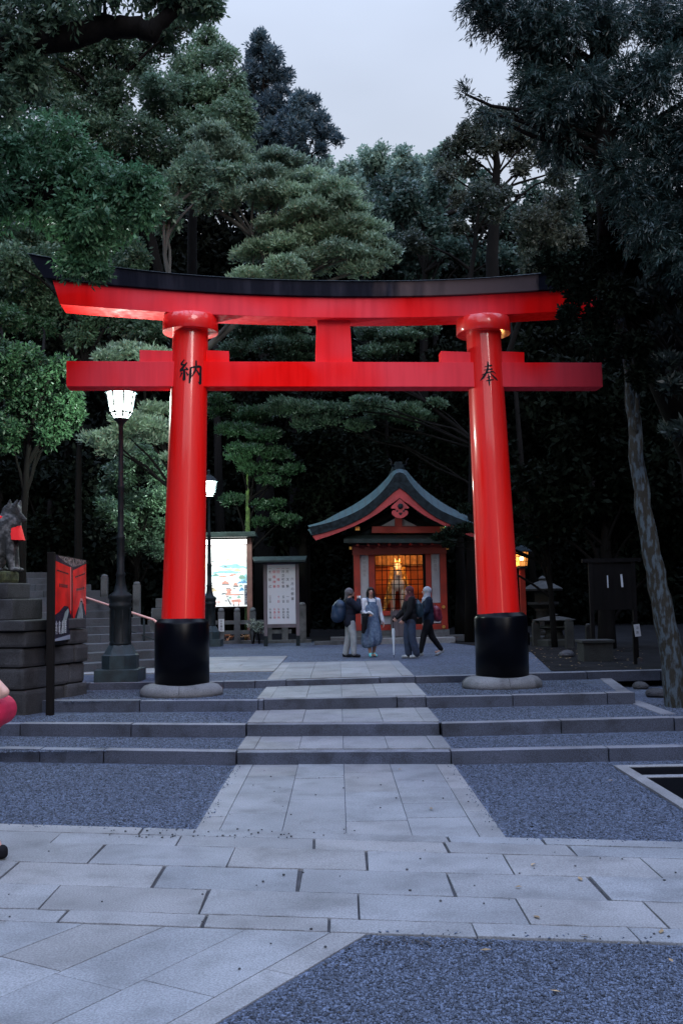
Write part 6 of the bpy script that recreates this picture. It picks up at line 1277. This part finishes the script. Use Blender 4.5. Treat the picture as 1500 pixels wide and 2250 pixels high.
# the near dark conifer in the upper right
tree('big near dark conifer with feathery drooping sprays in the upper right', [(1050, 10, 36), (1100, 25, 45), (1150, 55, 40), (1190, 20, 45), (1230, 70, 45), (1290, 30, 50), (1350, 60, 55), (1420, 30, 55), (1480, 80, 50), (1190, 130, 34), (1230, 160, 45), (1180, 175, 26), (1290, 200, 55), (1370, 180, 60), (1450, 180, 60), (1180, 215, 32), (1220, 240, 45), (1300, 290, 50), (1400, 300, 60), (1480, 290, 60), (1350, 370, 55), (1450, 400, 60), (1240, 300, 40), (1490, 490, 40), (1160, 95, 30), (1022, 207, 6, 4, 0), (1058, 245, 4, 3, 0), (1090, 252, 4, 3, 0), (1125, 250, 8, 5, 0), (1150, -140, 120, 60, 5), (1350, -120, 130, 60, 6), (1000, -220, 110, 50, 6), (1250, -260, 140, 60, 8), (1500, -100, 140, 70, 7), (850, -330, 110, 50, 7), (1560, 60, 110), (1650, 200, 120), (1580, 330, 110), (1700, 420, 130), (1620, 560, 110), (1760, 100, 140), (1680, 700, 150, 130, 3), (1720, 950, 150, 130, 4), (1680, 1150, 110, 90, 5), (1600, 850, 60, 60, 5), (2080, 1000, 220, 200, -1), (2280, 800, 230, 200, -1), (2050, 720, 170, 150, 0), (2250, 520, 210, 170, -1), (2350, 1050, 200, 200, 0), (1500, 560, 60), (1430, 500, 50), (1380, 430, 40)], 'feather', 'feather', 13, [(1600, 1440, 6), (1520, 1000, 5), (1345, 600, 2), (1330, 350), (1318, 150), (1300, -60)], tr=.26, group=RG, name='conifer_tree', base_z=Z2)  # unseen boughs overhead and beyond the right edge are added for shade
# dark mass to the right
tree('dark tree hiding the right end of the gate', [(1300, 640, 50), (1340, 700, 55), (1270, 590, 50), (1350, 590, 60), (1250, 690, 22), (1400, 660, 60), (1310, 750, 40), (1230, 610, 26), (1370, 780, 50), (1200, 575, 24), (1410, 560, 60), (1270, 650, 24)], 'broad', 'dark', 14.8, [(1720, 1500), (1600, 1000), (1420, 720)], tr=.18, group=RG, name='broadleaf_tree', scale=.75, base_z=Z2)
tree('near dark evergreen on the right border with paler sprays', [(1460, 480, 50), (1480, 600, 50), (1470, 720, 44), (1490, 850, 40), (1440, 640, 34), (1450, 800, 36), (1495, 950, 40)], 'pad', 'dim', 13.4, [(1590, 1500), (1580, 1000), (1540, 700)], tr=.16, group=RG, name='layered_tree', base_z=Z2)
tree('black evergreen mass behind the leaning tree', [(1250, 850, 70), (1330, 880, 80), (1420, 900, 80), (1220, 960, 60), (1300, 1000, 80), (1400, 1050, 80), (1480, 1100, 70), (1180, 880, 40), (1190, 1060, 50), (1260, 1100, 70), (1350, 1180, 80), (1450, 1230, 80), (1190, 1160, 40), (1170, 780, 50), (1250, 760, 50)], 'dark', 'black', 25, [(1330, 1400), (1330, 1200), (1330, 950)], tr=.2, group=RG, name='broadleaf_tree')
tree('dark maple with fine sprays overhanging the shrine roof on the right', [(1010, 1165, 30, 9), (985, 1175, 20, 7), (1030, 1120, 26, 10), (1150, 1120, 30, 12), (1180, 1080, 36, 14), (1160, 1190, 26, 12), (1120, 1040, 30, 10), (985, 1200, 12, 6), (1200, 1130, 34, 14), (960, 1185, 12, 5)], 'pad', 'dark', 26, [(1215, 1330), (1200, 1180), (1150, 1080), (1030, 1060)], tr=.07, group=RG, name='maple_tree', scale=.8)
tree('leaning pale lichen covered trunk at the right edge', [(1330, 560, 40), (1290, 620, 40), (1390, 520, 50), (1365, 680, 40, 30, -.7), (1385, 760, 34, 30, -.7), (1350, 640, 36, 30, -.6), (1400, 830, 24, 20, -.6)], 'broad', 'black', 14.2, [(1497, 1535), (1470, 1400), (1445, 1290), (1418, 1150), (1398, 1000), (1385, 850), (1365, 700), (1340, 600)], bark='bark_lichen', tr=.175, group=RG, name='leaning_tree', base_z=Z2, scale=.8)
# dark understorey behind and around the shrine
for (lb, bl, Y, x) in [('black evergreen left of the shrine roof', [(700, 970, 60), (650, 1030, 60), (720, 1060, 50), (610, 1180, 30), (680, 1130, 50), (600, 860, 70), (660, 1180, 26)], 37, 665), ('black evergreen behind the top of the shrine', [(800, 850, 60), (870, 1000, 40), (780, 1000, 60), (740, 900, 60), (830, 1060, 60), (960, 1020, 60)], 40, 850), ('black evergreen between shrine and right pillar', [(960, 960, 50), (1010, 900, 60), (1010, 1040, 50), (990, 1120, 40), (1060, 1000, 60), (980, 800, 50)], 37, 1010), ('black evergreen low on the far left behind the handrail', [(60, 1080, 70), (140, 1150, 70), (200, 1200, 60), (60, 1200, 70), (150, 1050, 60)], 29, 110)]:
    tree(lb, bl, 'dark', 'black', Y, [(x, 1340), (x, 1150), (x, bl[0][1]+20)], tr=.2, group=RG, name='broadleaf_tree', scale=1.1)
# small plants at the fence
def plant(px, py, Y, lb, sz, leaf, col=None):
    p = A(px, py, Y); t = thing('plant', (p.x, Y, Z4), lb, 'plant'); lv = []; h = p.z-Z4
    st = dict(STY['broad'], ln=.10, wd=.04, dens=70); clump((0, 0, h), (sz, sz*.8, sz*.6), st, lv); leaf_obj('foliage', lv, leaf, t)
    mb = MB(); [mb.tube([(random.uniform(-.04, .04), 0, -.05), (random.uniform(-.1, .1), 0, h*.6), (random.uniform(-sz, sz)*.5, 0, h)], [.012, .01, .005], 5) for _ in range(5)]; mb.build('stem', 'bark', t)
plant(556, 1372, 31.6, 'small plant with pale leaves in front of the third fence post', .16, leafmat('pale bud', (.42, .46, .40))); plant(570, 1380, 31.5, 'pale leaved plant between the fence and the notice board', .2, leafmat('pale bud2', (.30, .34, .28)))
plant(503, 1400, 32.6, 'cluster of small orange flowers behind the fence below the map board', .14, leafmat('orange flower', (.6, .16, .05), hue=(.8, .5, .3))); plant(538, 1402, 32.6, 'second cluster of orange flowers behind the fence, nearer the notice board', .12, leafmat('orange flower2', (.5, .2, .07), hue=(.7, .5, .3)))
# the far-off wood that closes the view all round
lv = []; stf = dict(STY['dark'], ln=.34, wd=.18, dens=7, k=5)
def wood(x, y, r, h0, h1, keep=1.0):
    z = h0
    while z < h1:
        if rng.random() < keep: clump((x+rng.normal()*r*.4, y+rng.normal()*r*.4, z), (r, r, r*.8), stf, lv)
        z += r*.95
O_ = 0
for i in range(60):                                          # behind the shrine
    a = -42+84*i/59; d = 50+rng.normal()*2; hgt = 19.5+rng.random()*2-(1.0 if 1 < a < 12 else 0); wood(a, d, 2.4, 1.5, hgt, .93)
    wood(a+.7, d+6, 2.6, 2.5, hgt+1, .9)
for i in range(34):
    y = -20+66*i/33
    for s in (-1, 1): wood(s*(20+rng.normal()*.8+(2 if y > 20 else 0)), y, 2.6, 1.5, 15+rng.random()*3, .97)
for i in range(30):                                          # behind the camera, open to the south-west
    x = -22+44*i/29
    if 9.0 < x < 14.5: continue
    wood(x, -24+rng.normal()*.8, 2.6, 1.5, 9+rng.random()*3, .97)
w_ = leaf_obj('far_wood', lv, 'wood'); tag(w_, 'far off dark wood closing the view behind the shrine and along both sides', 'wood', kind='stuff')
mb = MB(); rnd = random.Random(8)
for i in range(70):
    x = rnd.uniform(-30, 30); y = rnd.uniform(42, 56); r = rnd.uniform(.1, .28); x2 = x+rnd.uniform(-1, 1); mb.tube([(x, y, -.2), ((x+x2)/2+rnd.uniform(-.2, .2), y, 6), (x2, y, 15)], [r, r*.8, r*.4], 8)
tag(mb.build('far_trunks', 'bark'), 'dark trunks of the far off wood behind the shrine', 'trunks', kind='stuff')
print('leaves', count[0])
